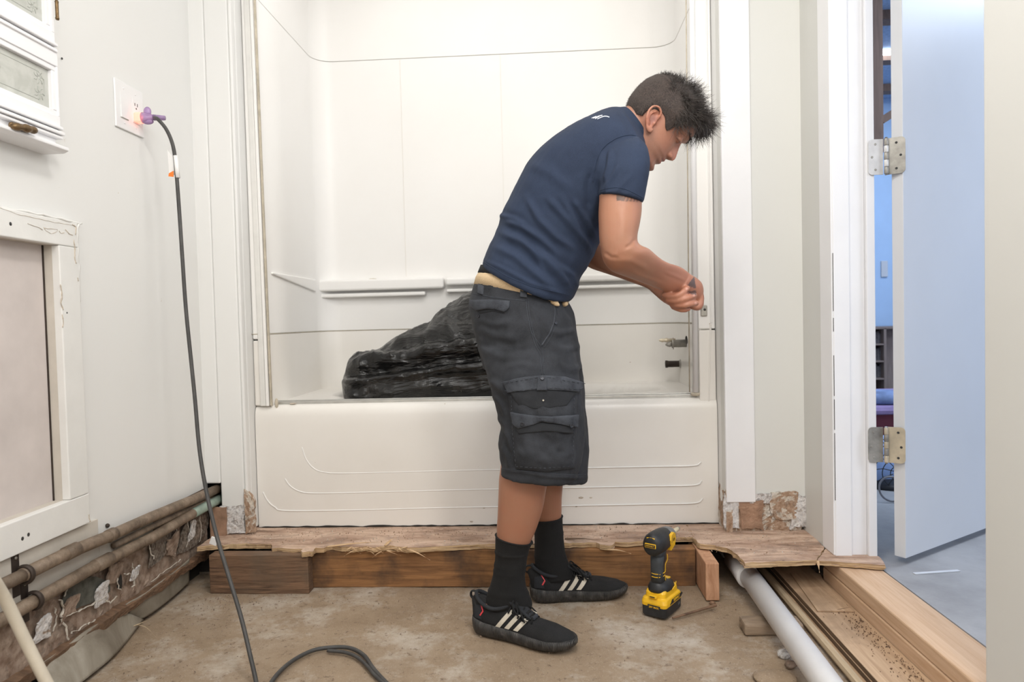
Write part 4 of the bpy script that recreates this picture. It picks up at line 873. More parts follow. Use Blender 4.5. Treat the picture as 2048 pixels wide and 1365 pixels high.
P = [a+(b-a)*t+np.array((.006*math.sin(math.pi*t), 0, 0)) for t in np.linspace(0, 1, 17)]; mb.tube(P, [.004+.0035*abs(math.sin(3*math.pi*t))+.002*math.sin(math.pi*t) for t in np.linspace(0, 1, 17)], 12); rel(mb, cb).build('pull', 'brass_old', hd)
mb = MB()
for t in (.12, .3, .5, .7, .88):
    mb.ell(a+(b-a)*t+np.array((-.004, 0, .002)), (.006, .009, .008), nu=12, nv=8)
rel(mb, cb).build('back_plate', 'brass_old', hd)
mb = MB(); p = W(124, 117, X=XL+.003); mb.ell(p, (.002, .002, .003), nu=8, nv=6); tag(mb.build('wall_screw', 'screw_dark'), 'tiny screw in the left wall beside the cabinet edge', 'screw')

# ------------------------------------------------------------------ access frame in the left wall
XA = XL+.02; fy1 = W(156, 470, X=XA)[1]; fz1 = W(154, 446, X=XA)[2]; fz0 = W(180, 1046, X=XA)[2]
iy1 = W(118, 492, X=XA)[1]; iz1 = W(118, 490, X=XA)[2]; iz0 = W(136, 1003, X=XA)[2]; fy0 = 1.04; iy0 = 1.13
af = empty('access_frame', (XL, fy1, fz0)); tag(af, 'chipped white wooden frame around the recessed panel on the left wall', 'frame')
for nm, b_ in (('top_board', (fy0, fy1, iz1, fz1)), ('bottom_board', (fy0, fy1, fz0, iz0)), ('side_board', (iy1, fy1, iz0+.0005, iz1-.0005)), ('side_board', (fy0, iy0, iz0+.0005, iz1-.0005))):
    mb = MB(); mb.box(XL-.001, XA, b_[0], b_[1], b_[2], b_[3]); rel(mb, af).build(nm, 'frame_paint', af, bevel=.0025)
mb = MB(); P = spline([(XA-.004, fy0, fz1+.002), (XA-.004, 1.4, fz1+.001), (XA-.003, fy1-.002, fz1+.001), (XA-.003, fy1+.001, fz1-.02), (XA-.004, fy1+.001, fz1-.20)], 14); P = [p+.0025*np.array((vnoise(p*60), vnoise(p*60+5), vnoise(p*60+9))) for p in P]
mb.tube(P, [.003+.002*vnoise(p*80) for p in P], 6); rel(mb, af).build('caulk_bead', 'frame_paint', af)
xb = W(88, 500, Y=iy1)[0]
mb = MB(); mb.box(xb-.004, XL+.001, iy1, iy1+.02, iz0-.02, iz1+.02); mb.box(xb-.004, XL+.001, iy0-.02, iy1+.02, iz1, iz1+.02); mb.box(xb-.004, XL+.001, iy0-.02, iy1+.02, iz0-.02, iz0); mb.box(xb-.004, XL+.001, iy0-.02, iy0, iz0-.02, iz1+.02)
rel(mb, af).build('reveal', 'reveal_beige', af)
mb = MB(); mb.box(xb-.012, xb-.004, iy0-.02, iy1+.02, iz0-.02, iz1+.02); rel(mb, af).build('back_panel', 'panel_pink', af)
mb = MB(); mb.box(xb-.005, xb-.001, iy1-.003, iy1+.001, iz0, iz1); rel(mb, af).build('panel_gap', 'bracket_dark', af)
for (px, py, r_) in ((21, 448, .004), (134, 626, .0022), (45, 1078, .0042), (57, 1070, .0042)):
    p = W(px, py, X=XA); mb = MB(); mb.ell(p, (.001, r_, r_*1.1), nu=10, nv=6); rel(mb, af).build('screw_hole', 'screw_dark', af)
# flaked paint patches
for (P, wdt) in ((((55, 448), (75, 454), (85, 460)), .0022), (((88, 455), (93, 463), (103, 467), (112, 464), (114, 459), (100, 458), (90, 456)), .0016), (((118, 462), (122, 467), (128, 466)), .0022), (((130, 460), (138, 468), (145, 470)), .003), (((148, 480), (150, 500), (149, 515), (152, 528)), .0028), (((144, 450), (151, 455), (150, 470)), .003),
                 (((121, 570), (124, 590), (122, 605), (127, 620)), .003), (((124, 630), (127, 645), (126, 655)), .0025), (((0, 416), (40, 430), (100, 443), (150, 452)), .0014), (((155, 555), (156, 562)), .003), (((178, 1030), (180, 1044)), .003), (((120, 1005), (60, 1025), (0, 1052)), .006), (((110, 1008), (80, 1018), (50, 1030)), .006)):
    Q = spline([W(x, y, X=XA if P[0][1] < 1000 or P[0][0] > 150 else XL-.01) for x, y in P], 6); mb = MB(); mb.tube([q_+.0015*np.array((0, vnoise(q_*90), vnoise(q_*90+4))) for q_ in Q], [wdt*(.5+.5*abs(vnoise(q_*150))) for q_ in Q], 6, flat=.5); rel(mb, af).build('paint_chip', 'paint_chip', af)
tag(bpy.data.objects['screw_hole'], 'screw hole')

# ------------------------------------------------------------------ switch and socket plate
XO = XL+.006; o0 = W(229, 154, X=XO); o1 = W(289, 277, X=XO); oy0, oy1, oz0, oz1 = o0[1], o1[1], o1[2], o0[2]
op = empty('outlet_plate', (XL, (oy0+oy1)/2, (oz0+oz1)/2)); tag(op, 'white double wall plate with rocker switch and socket on the left wall', 'outlet')
mb = MB(); mb.box(XL, XO, oy0, oy1, oz0, oz1); rel(mb, op).build('plate', 'plate_plastic', op, bevel=.0025, seg=3)
ym = (oy0+oy1)/2; hw = (oy1-oy0)/2; zm = (oz0+oz1)/2
mb = MB(); c = ym-hw*.42; mb.prism([(XO, zm-.036), (XO+.0035, zm-.036), (XO+.0008, zm+.036), (XO, zm+.036)], 1, c-.017, c+.017); rel(mb, op).build('rocker_switch', 'plate_plastic', op, bevel=.0008)
mb = MB(); mb.box(XO-.001, XO+.0006, c-.0185, c+.0185, zm-.038, zm-.0355); rel(mb, op).build('switch_gap', 'reveal_beige', op)
c2 = ym+hw*.42; so = empty('socket'); so.parent = op
mb = MB(); mb.box(XO, XO+.0015, c2-.017, c2+.017, zm-.036, zm+.036); rel(mb, op).build('face', 'plate_plastic', so, bevel=.001)
for dz in (.019,):
    for dy, h_ in ((-.006, .004), (.006, .0045)): mb = MB(); mb.box(XO+.001, XO+.0022, c2+dy-.001, c2+dy+.001, zm+dz-h_, zm+dz+h_); rel(mb, op).build('slot', 'bracket_dark', so)
    mb = MB(); mb.lathe((XO+.001, c2, zm+dz-.011), (1, 0, 0), [(0, 0), (0, .0024), (.001, .0024), (.001, 0)], 12); rel(mb, op).build('ground_hole', 'bracket_dark', so)
for cy in (c, c2):
    for s_ in (-1, 1): mb = MB(); mb.lathe((XO, cy, zm+s_*.049), (1, 0, 0), [(0, 0), (0, .003), (.001, .0024), (.001, 0)], 12); rel(mb, op).build('screw', 'white_gloss', op)
# plug and cord
pc = W(283, 236, X=XO+.018); pcd = empty('extension_cord', tuple(pc)); tag(pcd, 'dark rubber extension cord with glowing purple plug hanging from the socket to the floor', 'cord')
cz = pc[2]; cy = pc[1]
mb = MB(); mb.obox((XO+.012, cy, cz), (1, 0, 0), (0, 1, 0), (0, 0, 1), .010, .014, .014); rel(mb, pcd).build('plug_face', 'plug_glow', pcd, bevel=.004, seg=3)
mb = MB(); mb.tube([(XO+.022, cy, cz), (XO+.034, cy+.001, cz), (XO+.05, cy+.004, cz+.001), (XO+.072, cy+.006, cz)], [.016, .015, .0085, .0075], 18)
mb.ell((XO+.036, cy+.001, cz+.018), (.011, .008, .014)); mb.ell((XO+.038, cy, cz-.012), (.016, .008, .008)); rel(mb, pcd).build('plug_body', 'plug_purple', pcd)
mb = MB(); mb.tube([(XO+.052, cy+.004, cz+.001), (XO+.085, cy+.007, cz-.001)], [.009, .0065], 14); rel(mb, pcd).build('strain_relief', 'plug_purple', pcd)
path = [np.array((XO+.055, cy+.004, cz+.001))]
# (px, py, depth)
for x, y, d_ in ((316, 239, 1.93), (332, 258, 1.93), (344, 285, 1.925), (350, 315, 1.92), (354, 360, 1.915), (359, 430, 1.905), (365, 520, 1.89), (372, 620, 1.875), (382, 720, 1.86), (390, 800, 1.845), (399, 900, 1.82), (413, 985, 1.79), (434, 1075, 1.75), (458, 1155, 1.70), (482, 1235, 1.65), (500, 1310, 1.60)):
    path.append(W(x, y, Y=d_))
for x, y in ((512, 1364), (516, 1400), (508, 1450), (480, 1500), (470, 1560), (500, 1600), (540, 1560), (535, 1480), (528, 1420), (540, 1370), (575, 1330), (620, 1304), (660, 1296), (700, 1297), (728, 1312), (745, 1336), (768, 1362), (800, 1390), (850, 1430)): path.append(W(x, y, Z=.008))
P = spline(path, 7); mb = MB(); mb.tube(P, .0052, 12); rel(mb, pcd).build('cable', 'cord_rubber', pcd)
P2 = [W(x, y, Z=.007) for x, y in ((655, 1302), (690, 1306), (715, 1316), (735, 1334), (750, 1352), (775, 1375), (820, 1420))]
mb = MB(); mb.tube(spline(P2, 8), .0045, 10); tag(mb.build('power_cord', 'cord_rubber'), 'second thin dark cord lying beside the floor loop of the extension cord', 'cord')
a = W(351, 312, Y=1.92); b = W(356, 356, Y=1.915); mb = MB(); mb.tube([a, b], .0062, 12); rel(mb, pcd).build('tag_sleeve', 'tag_white', pcd)
tg = empty('tag'); tg.parent = pcd
Q = [W(*q, Y=1.92) for q in ((349, 318), (352, 350), (339, 352), (335, 300))]; mb = MB(); n_ = np.array((0, .001, 0)); mb.add([q-n_ for q in Q]+[q+n_ for q in Q], [(0, 1, 2, 3), (7, 6, 5, 4), (0, 4, 5, 1), (1, 5, 6, 2), (2, 6, 7, 3), (3, 7, 4, 0)]); rel(mb, pcd).build('label', 'tag_white', tg)
Q = [W(*q, Y=1.917) for q in ((347, 342), (347, 354), (337, 353), (338, 347))]; mb = MB(); mb.add([q-n_ for q in Q]+[q+n_ for q in Q], [(0, 1, 2, 3), (7, 6, 5, 4), (0, 4, 5, 1), (1, 5, 6, 2), (2, 6, 7, 3), (3, 7, 4, 0)]); rel(mb, pcd).build('orange_corner', 'tag_orange', tg)

# ------------------------------------------------------------------ writing
def text(body, size, depth, mat, parent, loc, ex, ez, name, bold=0.0):
    """lettering as mesh; ex = reading direction, ez = up"""
    cu = bpy.data.curves.new('txt', 'FONT'); cu.body = body; cu.size = size; cu.extrude = depth; cu.align_x = 'CENTER'; cu.align_y = 'CENTER'; cu.resolution_u = 2; cu.offset = bold
    ob = bpy.data.objects.new('txt', cu); C.objects.link(ob); bpy.context.view_layer.update()
    me = bpy.data.meshes.new_from_object(ob.evaluated_get(bpy.context.evaluated_depsgraph_get())); bpy.data.objects.remove(ob)
    ex = Vector(ex).normalized(); ez = Vector(ez).normalized(); n_ = ex.cross(ez)
    M_ = Matrix(((ex[0], ez[0], n_[0], loc[0]), (ex[1], ez[1], n_[1], loc[1]), (ex[2], ez[2], n_[2], loc[2]), (0, 0, 0, 1)))
    me.transform(M_); me.materials.clear(); me.materials.append(MATS[mat]); o = bpy.data.objects.new(name, me); C.objects.link(o); o.parent = parent; return o

# ------------------------------------------------------------------ impact driver, built along +x, turned 55 degrees
c_ = (W(1280, 1232, Z=0)+W(1362, 1215, Z=0))/2
dr = empty('impact_driver', (c_[0]+.004, c_[1]+.004, .001), math.radians(56)); tag(dr, 'yellow and black cordless impact driver standing on its battery on the concrete', 'power tool')
bt = empty('battery'); bt.parent = dr
def rrect(x0, x1, w0, z, r, n=5):
    P = []
    for cx, cy, a0 in ((x1-r, w0-r, 0), (x0+r, w0-r, 90), (x0+r, -w0+r, 180), (x1-r, -w0+r, 270)):
        P += [(cx+r*math.cos(math.radians(a0+90*k/n)), cy+r*math.sin(math.radians(a0+90*k/n)), z) for k in range(n+1)]
    return P
mb = MB(); mb.loft([rrect(-.054, .054, .034, 0, .010), rrect(-.057, .057, .037, .004, .010), rrect(-.057, .058, .0375, .030, .010), rrect(-.057, .058, .0375, .034, .010)], smooth=False); mb.build('case', 'tool_black', bt, bevel=.0008)
mb = MB(); mb.loft([rrect(-.058, .059, .0385, .030, .011), rrect(-.0585, .0595, .039, .040, .012), rrect(-.055, .056, .037, .050, .014), rrect(-.050, .050, .031, .054, .014), rrect(-.048, .049, .030, .066, .012), rrect(-.040, .045, .028, .074, .012)], smooth=False); mb.build('cover', 'tool_yellow', bt, bevel=.0012)
mb = MB(); mb.box(-.0600, -.0585, -.022, .016, .024, .036); mb.build('front_badge', 'tool_black', bt, bevel=.0005)
mb = MB(); mb.box(-.062, -.052, -.012, .012, .056, .064); mb.build('release_button', 'tool_yellow', bt, bevel=.002)
mb = MB(); mb.box(-.0635, -.0615, -.007, .007, .0595, .0615); mb.build('button_line', 'tool_black', bt)
mb = MB(); mb.prism([(-.030, .034), (.045, .034), (.055, .040), (.055, .046), (-.015, .046)], 1, -.0395, -.0388); mb.build('side_badge', 'tool_black', bt)
text('DEWALT', .0105, .0003, 'tool_yellow', bt, (.016, -.0398, .0405), (1, 0, 0), (0, 0, 1), 'brand_lettering', .0002)
text('20V MAX', .0075, .0003, 'tool_yellow', bt, (-.0604, -.003, .030), (0, -1, 0), (0, 0, 1), 'badge_lettering', .0001)
text('5.0', .011, .0003, 'tool_grey', bt, (.034, -.0380, .018), (1, 0, 0), (0, 0, 1), 'capacity_lettering')
def oval(x, z, a, b, tilt=0, n=20, sq=2.4):
    """ring around the handle axis: a = half length in x, b = half width in y, plane tilted about y"""
    P = []
    for k in range(n):
        t = 2*math.pi*k/n; c, s = math.cos(t), math.sin(t); q = (abs(c)**sq+abs(s)**sq)**(-1/sq); P.append((x+a*q*c*math.cos(tilt), b*q*s, z+a*q*c*math.sin(tilt)))
    return P
mb = MB(); mb.loft([oval(-.001, .062, .036, .026), oval(-.002, .070, .048, .033, .03), oval(-.004, .080, .046, .032, .05), oval(-.010, .089, .036, .026, .05), oval(-.018, .095, .024, .019)]); mb.build('foot', 'tool_black', dr)
hn = empty('handle'); hn.parent = dr
mb = MB(); mb.loft([oval(-.018, .088, .022, .0175), oval(-.020, .105, .0205, .0165), oval(-.021, .125, .0205, .0165), oval(-.020, .145, .0215, .017), oval(-.016, .165, .024, .018), oval(-.012, .185, .030, .019)]); mb.build('grip', 'tool_black', hn)
mb = MB(); mb.loft([oval(-.026, .094, .0165, .0185), oval(-.028, .125, .0155, .0178), oval(-.027, .150, .0165, .0182), oval(-.024, .168, .019, .0188)]); mb.build('grip_pad', 'tool_pad', hn)
for P in ([(-.040, -.0135, .120), (-.020, -.0183, .121), (-.008, -.0165, .123), (-.004, -.0155, .140), (.006, -.0175, .152), (.004, -.018, .168)], [(-.042, -.0125, .112), (-.022, -.0183, .112), (-.012, -.0172, .110), (-.008, -.0170, .092)],
          [(-.042, -.0105, .121), (-.0435, 0, .1205), (-.042, .0105, .121)], [(-.0435, -.0095, .112), (-.0445, 0, .1115), (-.0435, .0095, .112)], [(.001, -.010, .105), (.002, -.008, .135), (.004, -.008, .16)]):
    mb = MB(); mb.tube(spline(P, 5), .0011, 6); mb.build('yellow_line', 'tool_yellow', hn)
mb = MB(); mb.loft([oval(.011, .140, .008, .008), oval(.014, .150, .009, .0085), oval(.012, .165, .010, .009), oval(.010, .178, .012, .009)]); mb.build('trigger', 'tool_black', dr)
mz = .208
def xring(x, r, rz=None, z=mz, n=28, dz=0):
    rz = rz or r; return [(x, r*math.cos(t), z+dz+rz*math.sin(t)) for t in [2*math.pi*k/n for k in range(n)]]
mo = empty('motor_housing'); mo.parent = dr
mb = MB(); mb.loft([xring(-.068, .004), xring(-.0675, .018, .022), xring(-.063, .025, .029), xring(-.052, .0295, .033), xring(-.030, .031, .034), xring(-.005, .031, .033), xring(.018, .030, .031), xring(.028, .028, .029)]); mb.build('shell', 'tool_black', mo)
mb = MB(); mb.box(-.0700, -.0665, -.017, .017, mz-.006, mz+.007); mb.build('rear_badge', 'tool_yellow', mo, bevel=.002)
mb = MB(); mb.box(-.0708, -.0695, -.015, .015, mz-.004, mz+.005); mb.build('badge_inset', 'tool_black', mo, bevel=.001)
text('DEWALT', .0062, .0002, 'tool_yellow', mo, (-.0710, 0, mz+.0004), (0, -1, 0), (0, 0, 1), 'brand_lettering')
for dz, ww in ((.020, .012), (-.018, .012)):
    mb = MB(); P = [(-.0648+.0008*abs(y)/.012, y*ww/.012, mz+dz+(.002 if dz > 0 else -.002)*(1-(y/.012)**2)) for y in np.linspace(-.012, .012, 9)]; mb.tube(P, .0024, 8); mb.build('vent', 'tool_yellow', mo)
mb = MB(); P = [(.002, -.0305, mz+.018), (.020, -.0300, mz+.022), (.034, -.0285, mz+.016), (.038, -.028, mz), (.032, -.028, mz-.018), (.020, -.0215, mz-.034), (.012, -.020, mz-.030), (.008, -.026, mz-.014), (.0, -.031, mz-.010), (-.004, -.031, mz+.004)]
n_ = len(P); mb.add([(x, y+.006, z) for x, y, z in P]+[(x, y-.003, z) for x, y, z in P], [tuple(range(n_)), tuple(range(n_, 2*n_))[::-1]]+[(i, (i+1) % n_, n_+(i+1) % n_, n_+i) for i in range(n_)]); mb.build('side_plate', 'tool_yellow', mo, bevel=.0015)
text('XR', .011, .0003, 'tool_black', mo, (.018, -.0338, mz+.002), (1, 0, 0), (0, 0, 1), 'side_lettering')
mb = MB(); mb.loft([xring(.022, .0295), xring(.034, .0290), xring(.048, .0265), xring(.060, .0225), xring(.068, .0175), xring(.070, .012)]); mb.build('gear_case', 'tool_grey', dr)
mb = MB(); mb.loft([xring(.066, .0135), xring(.074, .0135), xring(.078, .011), xring(.080, .0075)]); mb.build('bit_collar', 'bracket_dark', dr)
bi = empty('bit_holder'); bi.parent = dr
mb = MB(); mb.loft([xring(.076, .0075), xring(.100, .0068), xring(.118, .0068), xring(.120, .0055)]); mb.build('sleeve', 'bit_white', bi)
mb = MB(); mb.loft([xring(.118, .0058), xring(.126, .0058), xring(.127, .003), xring(.134, .0022)]); mb.build('bit_tip', 'steel', bi)
mb = MB(); mb.box(.008, .034, -.014, .012, .088, .0925); v_ = mb.v; mb.build('top_button', 'tool_yellow', dr, bevel=.0015)
mb = MB(); mb.tube([(.0, -.0325, .068), (.02, -.0335, .074), (.036, -.0295, .080)], .0016, 6); mb.build('foot_line', 'tool_yellow', dr)
# ------------------------------------------------------------------ the worker
YM = 1.93
man = empty('person', tuple(W(1050, 1240, Z=0))); MO = np.array(man.location)
tag(man, 'dark-haired man in navy t-shirt and charcoal cargo shorts leaning forward to work with both hands', 'person')
def R2(B, Fp, Y, hd, n=36, sq=2.2, Yb=None, drop=0):
    """cross-section between a back and a front point of the figure, hd = half depth"""
    b = W(*B, Y=Y); f = W(*Fp, Y=Y if Yb is None else Yb); c = (b+f)/2; a = (f-b)/2; R_ = []
    for k in range(n):
        t = 2*math.pi*k/n; co, s = math.cos(t), math.sin(t); q = (abs(co)**sq+abs(s)**sq)**(-1/sq); R_.append(c+a*q*co+np.array((0, hd*q*s, -drop*abs(s)**1.5*(1+.35*co))))
    return R_
def smooth_rings(Rs, m=4):
    A = np.array(Rs); out = []
    for j in range(A.shape[1]): out.append(spline(list(A[:, j]), m))
    return [list(r) for r in np.array(out).transpose(1, 0, 2)]
def bake(mb, voxel, it, name):
    me = bpy.data.meshes.new('t'); me.from_pydata(mb.v, [], mb.f); me.update()
    bm = bmesh.new(); bm.from_mesh(me); bmesh.ops.recalc_face_normals(bm, faces=bm.faces); bm.to_mesh(me); bm.free()
    ob = bpy.data.objects.new('t', me); C.objects.link(ob); r = ob.modifiers.new('r', 'REMESH'); r.mode = 'VOXEL'; r.voxel_size = voxel; r.adaptivity = 0
    bpy.context.view_layer.update(); me2 = bpy.data.meshes.new_from_object(ob.evaluated_get(bpy.context.evaluated_depsgraph_get())); bpy.data.objects.remove(ob)
    me2.name = name; smooth_mesh(me2, it); return me2
def getv(me): v = np.empty(len(me.vertices)*3); me.vertices.foreach_get('co', v); return v.reshape(-1, 3)
def setv(me, v): me.vertices.foreach_set('co', v.reshape(-1)); me.update()
def smooth_mesh(me, it):
    v = getv(me); e = np.empty(len(me.edges)*2, int); me.edges.foreach_get('vertices', e); e = e.reshape(-1, 2)
    deg = np.bincount(e.reshape(-1), minlength=len(v))[:, None]
    def lap(v):
        s = np.zeros_like(v)
        for k in range(3): s[:, k] = np.bincount(e[:, 0], v[e[:, 1], k], len(v))+np.bincount(e[:, 1], v[e[:, 0], k], len(v))
        return s/np.maximum(deg, 1)-v
    for i in range(it): v = v+.5*lap(v); v = v-.35*lap(v) if i % 2 else v
    setv(me, v)
def normals(me): n = np.empty(len(me.vertices)*3); me.vertices.foreach_get('normal', n); return n.reshape(-1, 3)
def pj(v):
    c = (v-CAM) @ BM; return np.stack([CX+F*c[:, 0]/c[:, 2], CY+F*c[:, 1]/c[:, 2]], -1)
def seg_dist(p, poly):
    best = np.full(len(p), 1e9); tt = np.zeros(len(p)); n = len(poly)-1
    for i in range(n):
        a, b = np.array(poly[i], float), np.array(poly[i+1], float); ab = b-a; t = np.clip(((p-a) @ ab)/(ab @ ab), 0, 1); d = np.linalg.norm(p-(a+t[:, None]*ab), axis=1); m_ = d < best
        best[m_] = d[m_]; tt[m_] = (i+t[m_])/n
    return best, tt
def folds(me, lst, only=None):
    v = getv(me); n = normals(me); p = pj(v); d = np.zeros(len(v))
    for poly, amp, wd in lst:
        q, t = seg_dist(p, poly); env = np.clip(np.minimum(t, 1-t)*5+.15, 0, 1)
        d += amp*env*(np.exp(-(q/wd)**2)-.55*np.exp(-(q/(2.1*wd))**2))
    if only is not None: d = d*only(v, p)
    setv(me, v+n*d[:, None]*1.35)
def finish(me, name, mat, parent):
    me.materials.clear(); me.materials.append(MATS[mat]); me.polygons.foreach_set('use_smooth', [True]*len(me.polygons))
    v = getv(me); setv(me, v-MO); o = bpy.data.objects.new(name, me); C.objects.link(o); o.parent = parent; return o
def bvh_of(me):
    v = getv(me); return BVHTree.FromPolygons([Vector(p) for p in v], [tuple(f.vertices) for f in me.polygons])
def hit(bv, px, py):
    d = BM @ np.array([(px-CX)/F, (py-CY)/F, 1.0]); d /= np.linalg.norm(d); h = bv.ray_cast(Vector(CAM), Vector(d))
    return (np.array(h[0]), np.array(h[1])) if h[0] is not None else (None, None)
def rs(poly, n):
    P = np.array(poly, float); L = np.r_[0, np.cumsum(np.linalg.norm(np.diff(P, axis=0), axis=1))]; t = np.linspace(0, L[-1], n)
    return np.stack([np.interp(t, L, P[:, 0]), np.interp(t, L, P[:, 1])], -1)
def patch(bv, top, bot, t, name, mat, parent, nu=24, nv=12, bulge=0, wob=0, rim=True):
    A, B = rs(top, nu), rs(bot, nu); G = np.zeros((nv, nu, 3)); Nn = np.zeros((nv, nu, 3)); last = None
    for j in range(nv):
        for i in range(nu):
            q = A[i]+(B[i]-A[i])*j/(nv-1); h, n_ = hit(bv, *q)
            if h is None: h, n_ = last if last is not None else (W(q[0], q[1], Y=YM-.1), np.array((0, -1, 0)))
            last = (h, n_); G[j, i] = h; Nn[j, i] = n_
    # smooth the normals a little
    n0 = Nn.mean((0, 1)); Nn = Nn*.5+n0*.5; Nn /= np.linalg.norm(Nn, axis=2, keepdims=True)
    u = np.linspace(-1, 1, nu)[None, :, None]; v = np.linspace(-1, 1, nv)[:, None, None]
    off = t+bulge*(1-u**4)*(1-v**4)
    if wob: off = off+wob*fbm(G, 26, 3)[..., None]*(1-u**6)*(1-v**6)
    top_ = G+Nn*off; bot_ = G-Nn*.003; mb = MB(); o = nu*nv; f = []
    for j in range(nv-1):
        for i in range(nu-1):
            a = j*nu+i; f.append((a, a+1, a+nu+1, a+nu)); f.append((o+a, o+a+nu, o+a+nu+1, o+a+1))
    for i in range(nu-1):
        f.append((i, o+i, o+i+1, i+1)); a = (nv-1)*nu+i; f.append((a, a+1, o+a+1, o+a))
    for j in range(nv-1):
        a = j*nu; f.append((a, a+nu, o+a+nu, o+a)); a = j*nu+nu-1; f.append((a, o+a, o+a+nu, a+nu))
    mb.add(list((top_-MO).reshape(-1, 3))+list((bot_-MO).reshape(-1, 3)), f, True)
    return mb.build(name, mat, parent, bevel=.0008, seg=1)
def seam(bv, pts, r, name, mat, parent, off=0.0, n=None, dash=False):
    P = rs(pts, n or max(4, int(np.linalg.norm(np.diff(np.array(pts, float), axis=0), axis=1).sum()/4))); H = []
    for q in P:
        h, n_ = hit(bv, *q)
        if h is not None: H.append(h+n_*off-MO)
    mb = MB()
    if dash:
        for i in range(0, len(H)-1, 2): mb.tube([H[i], H[i+1]], r, 5)
    else: mb.tube(H, r, 6)
    return mb.build(name, mat, parent)
def button(bv, px, py, r, name, mat, parent, off=.0):
    h, n_ = hit(bv, px, py); mb = MB(); mb.lathe(h+n_*off-MO, n_, [(-.001, 0), (-.001, r), (.0016, r), (.0022, r*.8), (.0012, r*.6), (.0016, r*.25), (.0016, 0)], 18); return mb.build(name, mat, parent)

# ---- head, in its own frame: x forward, y to the far side, u up
FV = np.array((.65, 0, -.76)); UV = np.array((.76, 0, .65)); FV /= np.linalg.norm(FV); UV = UV-FV*(UV @ FV); UV /= np.linalg.norm(UV); SV = np.array((0, 1., 0))
HC = W(1308.5, 249.5, Y=YM)
RH = np.column_stack([FV, SV, UV])
def hw(x, y, u): return HC+x*FV+y*SV+u*UV
_u = np.array([-.108, -.103, -.095, -.085, -.070, -.060, -.052, -.045, -.035, -.020, 0, .018, .035, .06, .085, .105, .118, .125])
_f = np.array([.050, .070, .084, .089, .082, .0875, .087, .091, .088, .086, .083, .083, .095, .096, .085, .062, .036, .002])
_b = -np.array([-.02, -.01, -.005, .002, .02, .035, .045, .055, .068, .085, .095, .099, .101, .100, .092, .074, .048, .002])
_w = np.array([.012, .026, .040, .049, .056, .059, .061, .0625, .065, .068, .071, .073, .076, .0755, .066, .049, .028, .002])
_np = (np.array([-.040, -.037, -.034, -.029, -.023, -.017, -.008, .002, .012, .020, .026]), np.array([0, .007, .015, .0225, .0245, .0235, .020, .0155, .0100, .0055, 0]))
def headpt(u, th, off=0, detail=True):
    f, b, w = np.interp(u, _u, _f), np.interp(u, _u, _b), np.interp(u, _u, _w); c = b+(f-b)*.48; co, s = math.cos(th), math.sin(th); sq = 2.25
    q = (abs(co)**sq+abs(s)**sq)**(-1/sq); x = c+(f-c if co > 0 else c-b)*q*co; y = w*q*s
    if co > 0 and u < -.03: y *= 1-.10*co*min(1, (-.03-u)/.05)
    if detail and co > 0:
        x += np.interp(u, *_np)*math.exp(-(y/np.interp(u, [-.03, -.02, 0, .02], [.0125, .011, .0078, .006]))**2)
        x += .0045*math.exp(-((u-.036)/.007)**2)*math.exp(-((abs(y)-.022)/.017)**2)            # brow
        x -= .0105*math.exp(-((u-.014)/.010)**2)*math.exp(-((abs(y)-.030)/.013)**2)           # eye socket
        x += .0050*math.exp(-((u+.047)/.0042)**2)*math.exp(-(y/.019)**2)+.0050*math.exp(-((u+.0585)/.0045)**2)*math.exp(-(y/.017)**2)
        x -= .0045*math.exp(-((u+.0525)/.0018)**2)*math.exp(-(y/.022)**2)
        x += .004*math.exp(-((u+.010)/.018)**2)*math.exp(-((abs(y)-.045)/.014)**2)
        x += .004*math.exp(-((u+.086)/.010)**2)*math.exp(-(y/.016)**2)
    k = 1+off/.09; return (c+(x-c)*k, y*k, .03+(u-.03)*k)
def headmesh(mb):
    us = np.concatenate([np.linspace(-.108, .06, 110), np.linspace(.062, .125, 30)]); rings = []
    tw = np.linspace(0, 2*math.pi, 201)[:-1]; tw = tw-.62*np.sin(tw)   # denser at the face
    for u in us: rings.append([hw(*headpt(u, t)) for t in tw])
    mb.loft(rings)
    for s in (-1, 1):
        mb.ell(hw(.0775, s*.030, .0135), (.0115, .0140, .0105), RH)      # closed lid over the eyeball
        mb.ell(hw(.092, s*.0125, -.0275), (.0115, .0062, .0068), RH)    # nostril wing
        # ear: helix, antihelix, lobe, bowl, leaning back
        e0 = np.array((-.004, s*.0705, -.019)); tl = .42
        def E(a, b, d): # a forward, b up in the ear plane
            x = a*math.cos(tl)-b*math.sin(tl); u = a*math.sin(tl)+b*math.cos(tl); return hw(e0[0]+x, e0[1]+s*d, e0[2]+u)
        P = spline([E(.010, .006, .004), E(.014, .022, .010), E(.004, .034, .015), E(-.011, .032, .018), E(-.0185, .018, .020), E(-.0175, 0, .019), E(-.010, -.016, .014), E(-.002, -.027, .009), E(.006, -.029, .006), E(.010, -.020, .004)], 6)
        mb.tube(P, [.0036+.0012*(i > len(P)*.7) for i in range(len(P))], 10)
        mb.tube(spline([E(-.004, .022, .012), E(-.010, .012, .015), E(-.0105, -.002, .015), E(-.005, -.014, .012)], 6), .0028, 8)
        mb.tube(spline([E(.002, .026, .010), E(-.006, .018, .013)], 4), .0024, 8)
        mb.tube(spline([E(.010, .002, .004), E(.008, -.006, .007), E(.006, -.013, .005)], 4), .0040, 8)
        mb.tube(spline([E(-.002, -.020, .008), E(.002, -.025, .006)], 4), .0062, 10)
        mb.ell(E(-.004, .003, .004), (.016, .004, .028), RH @ np.array([[math.cos(tl), 0, -math.sin(tl)], [0, 1, 0], [math.sin(tl), 0, math.cos(tl)]]) @ np.array([[1, 0, 0], [0, 1, 0], [0, 0, 1]]))
mb = MB(); headmesh(mb)
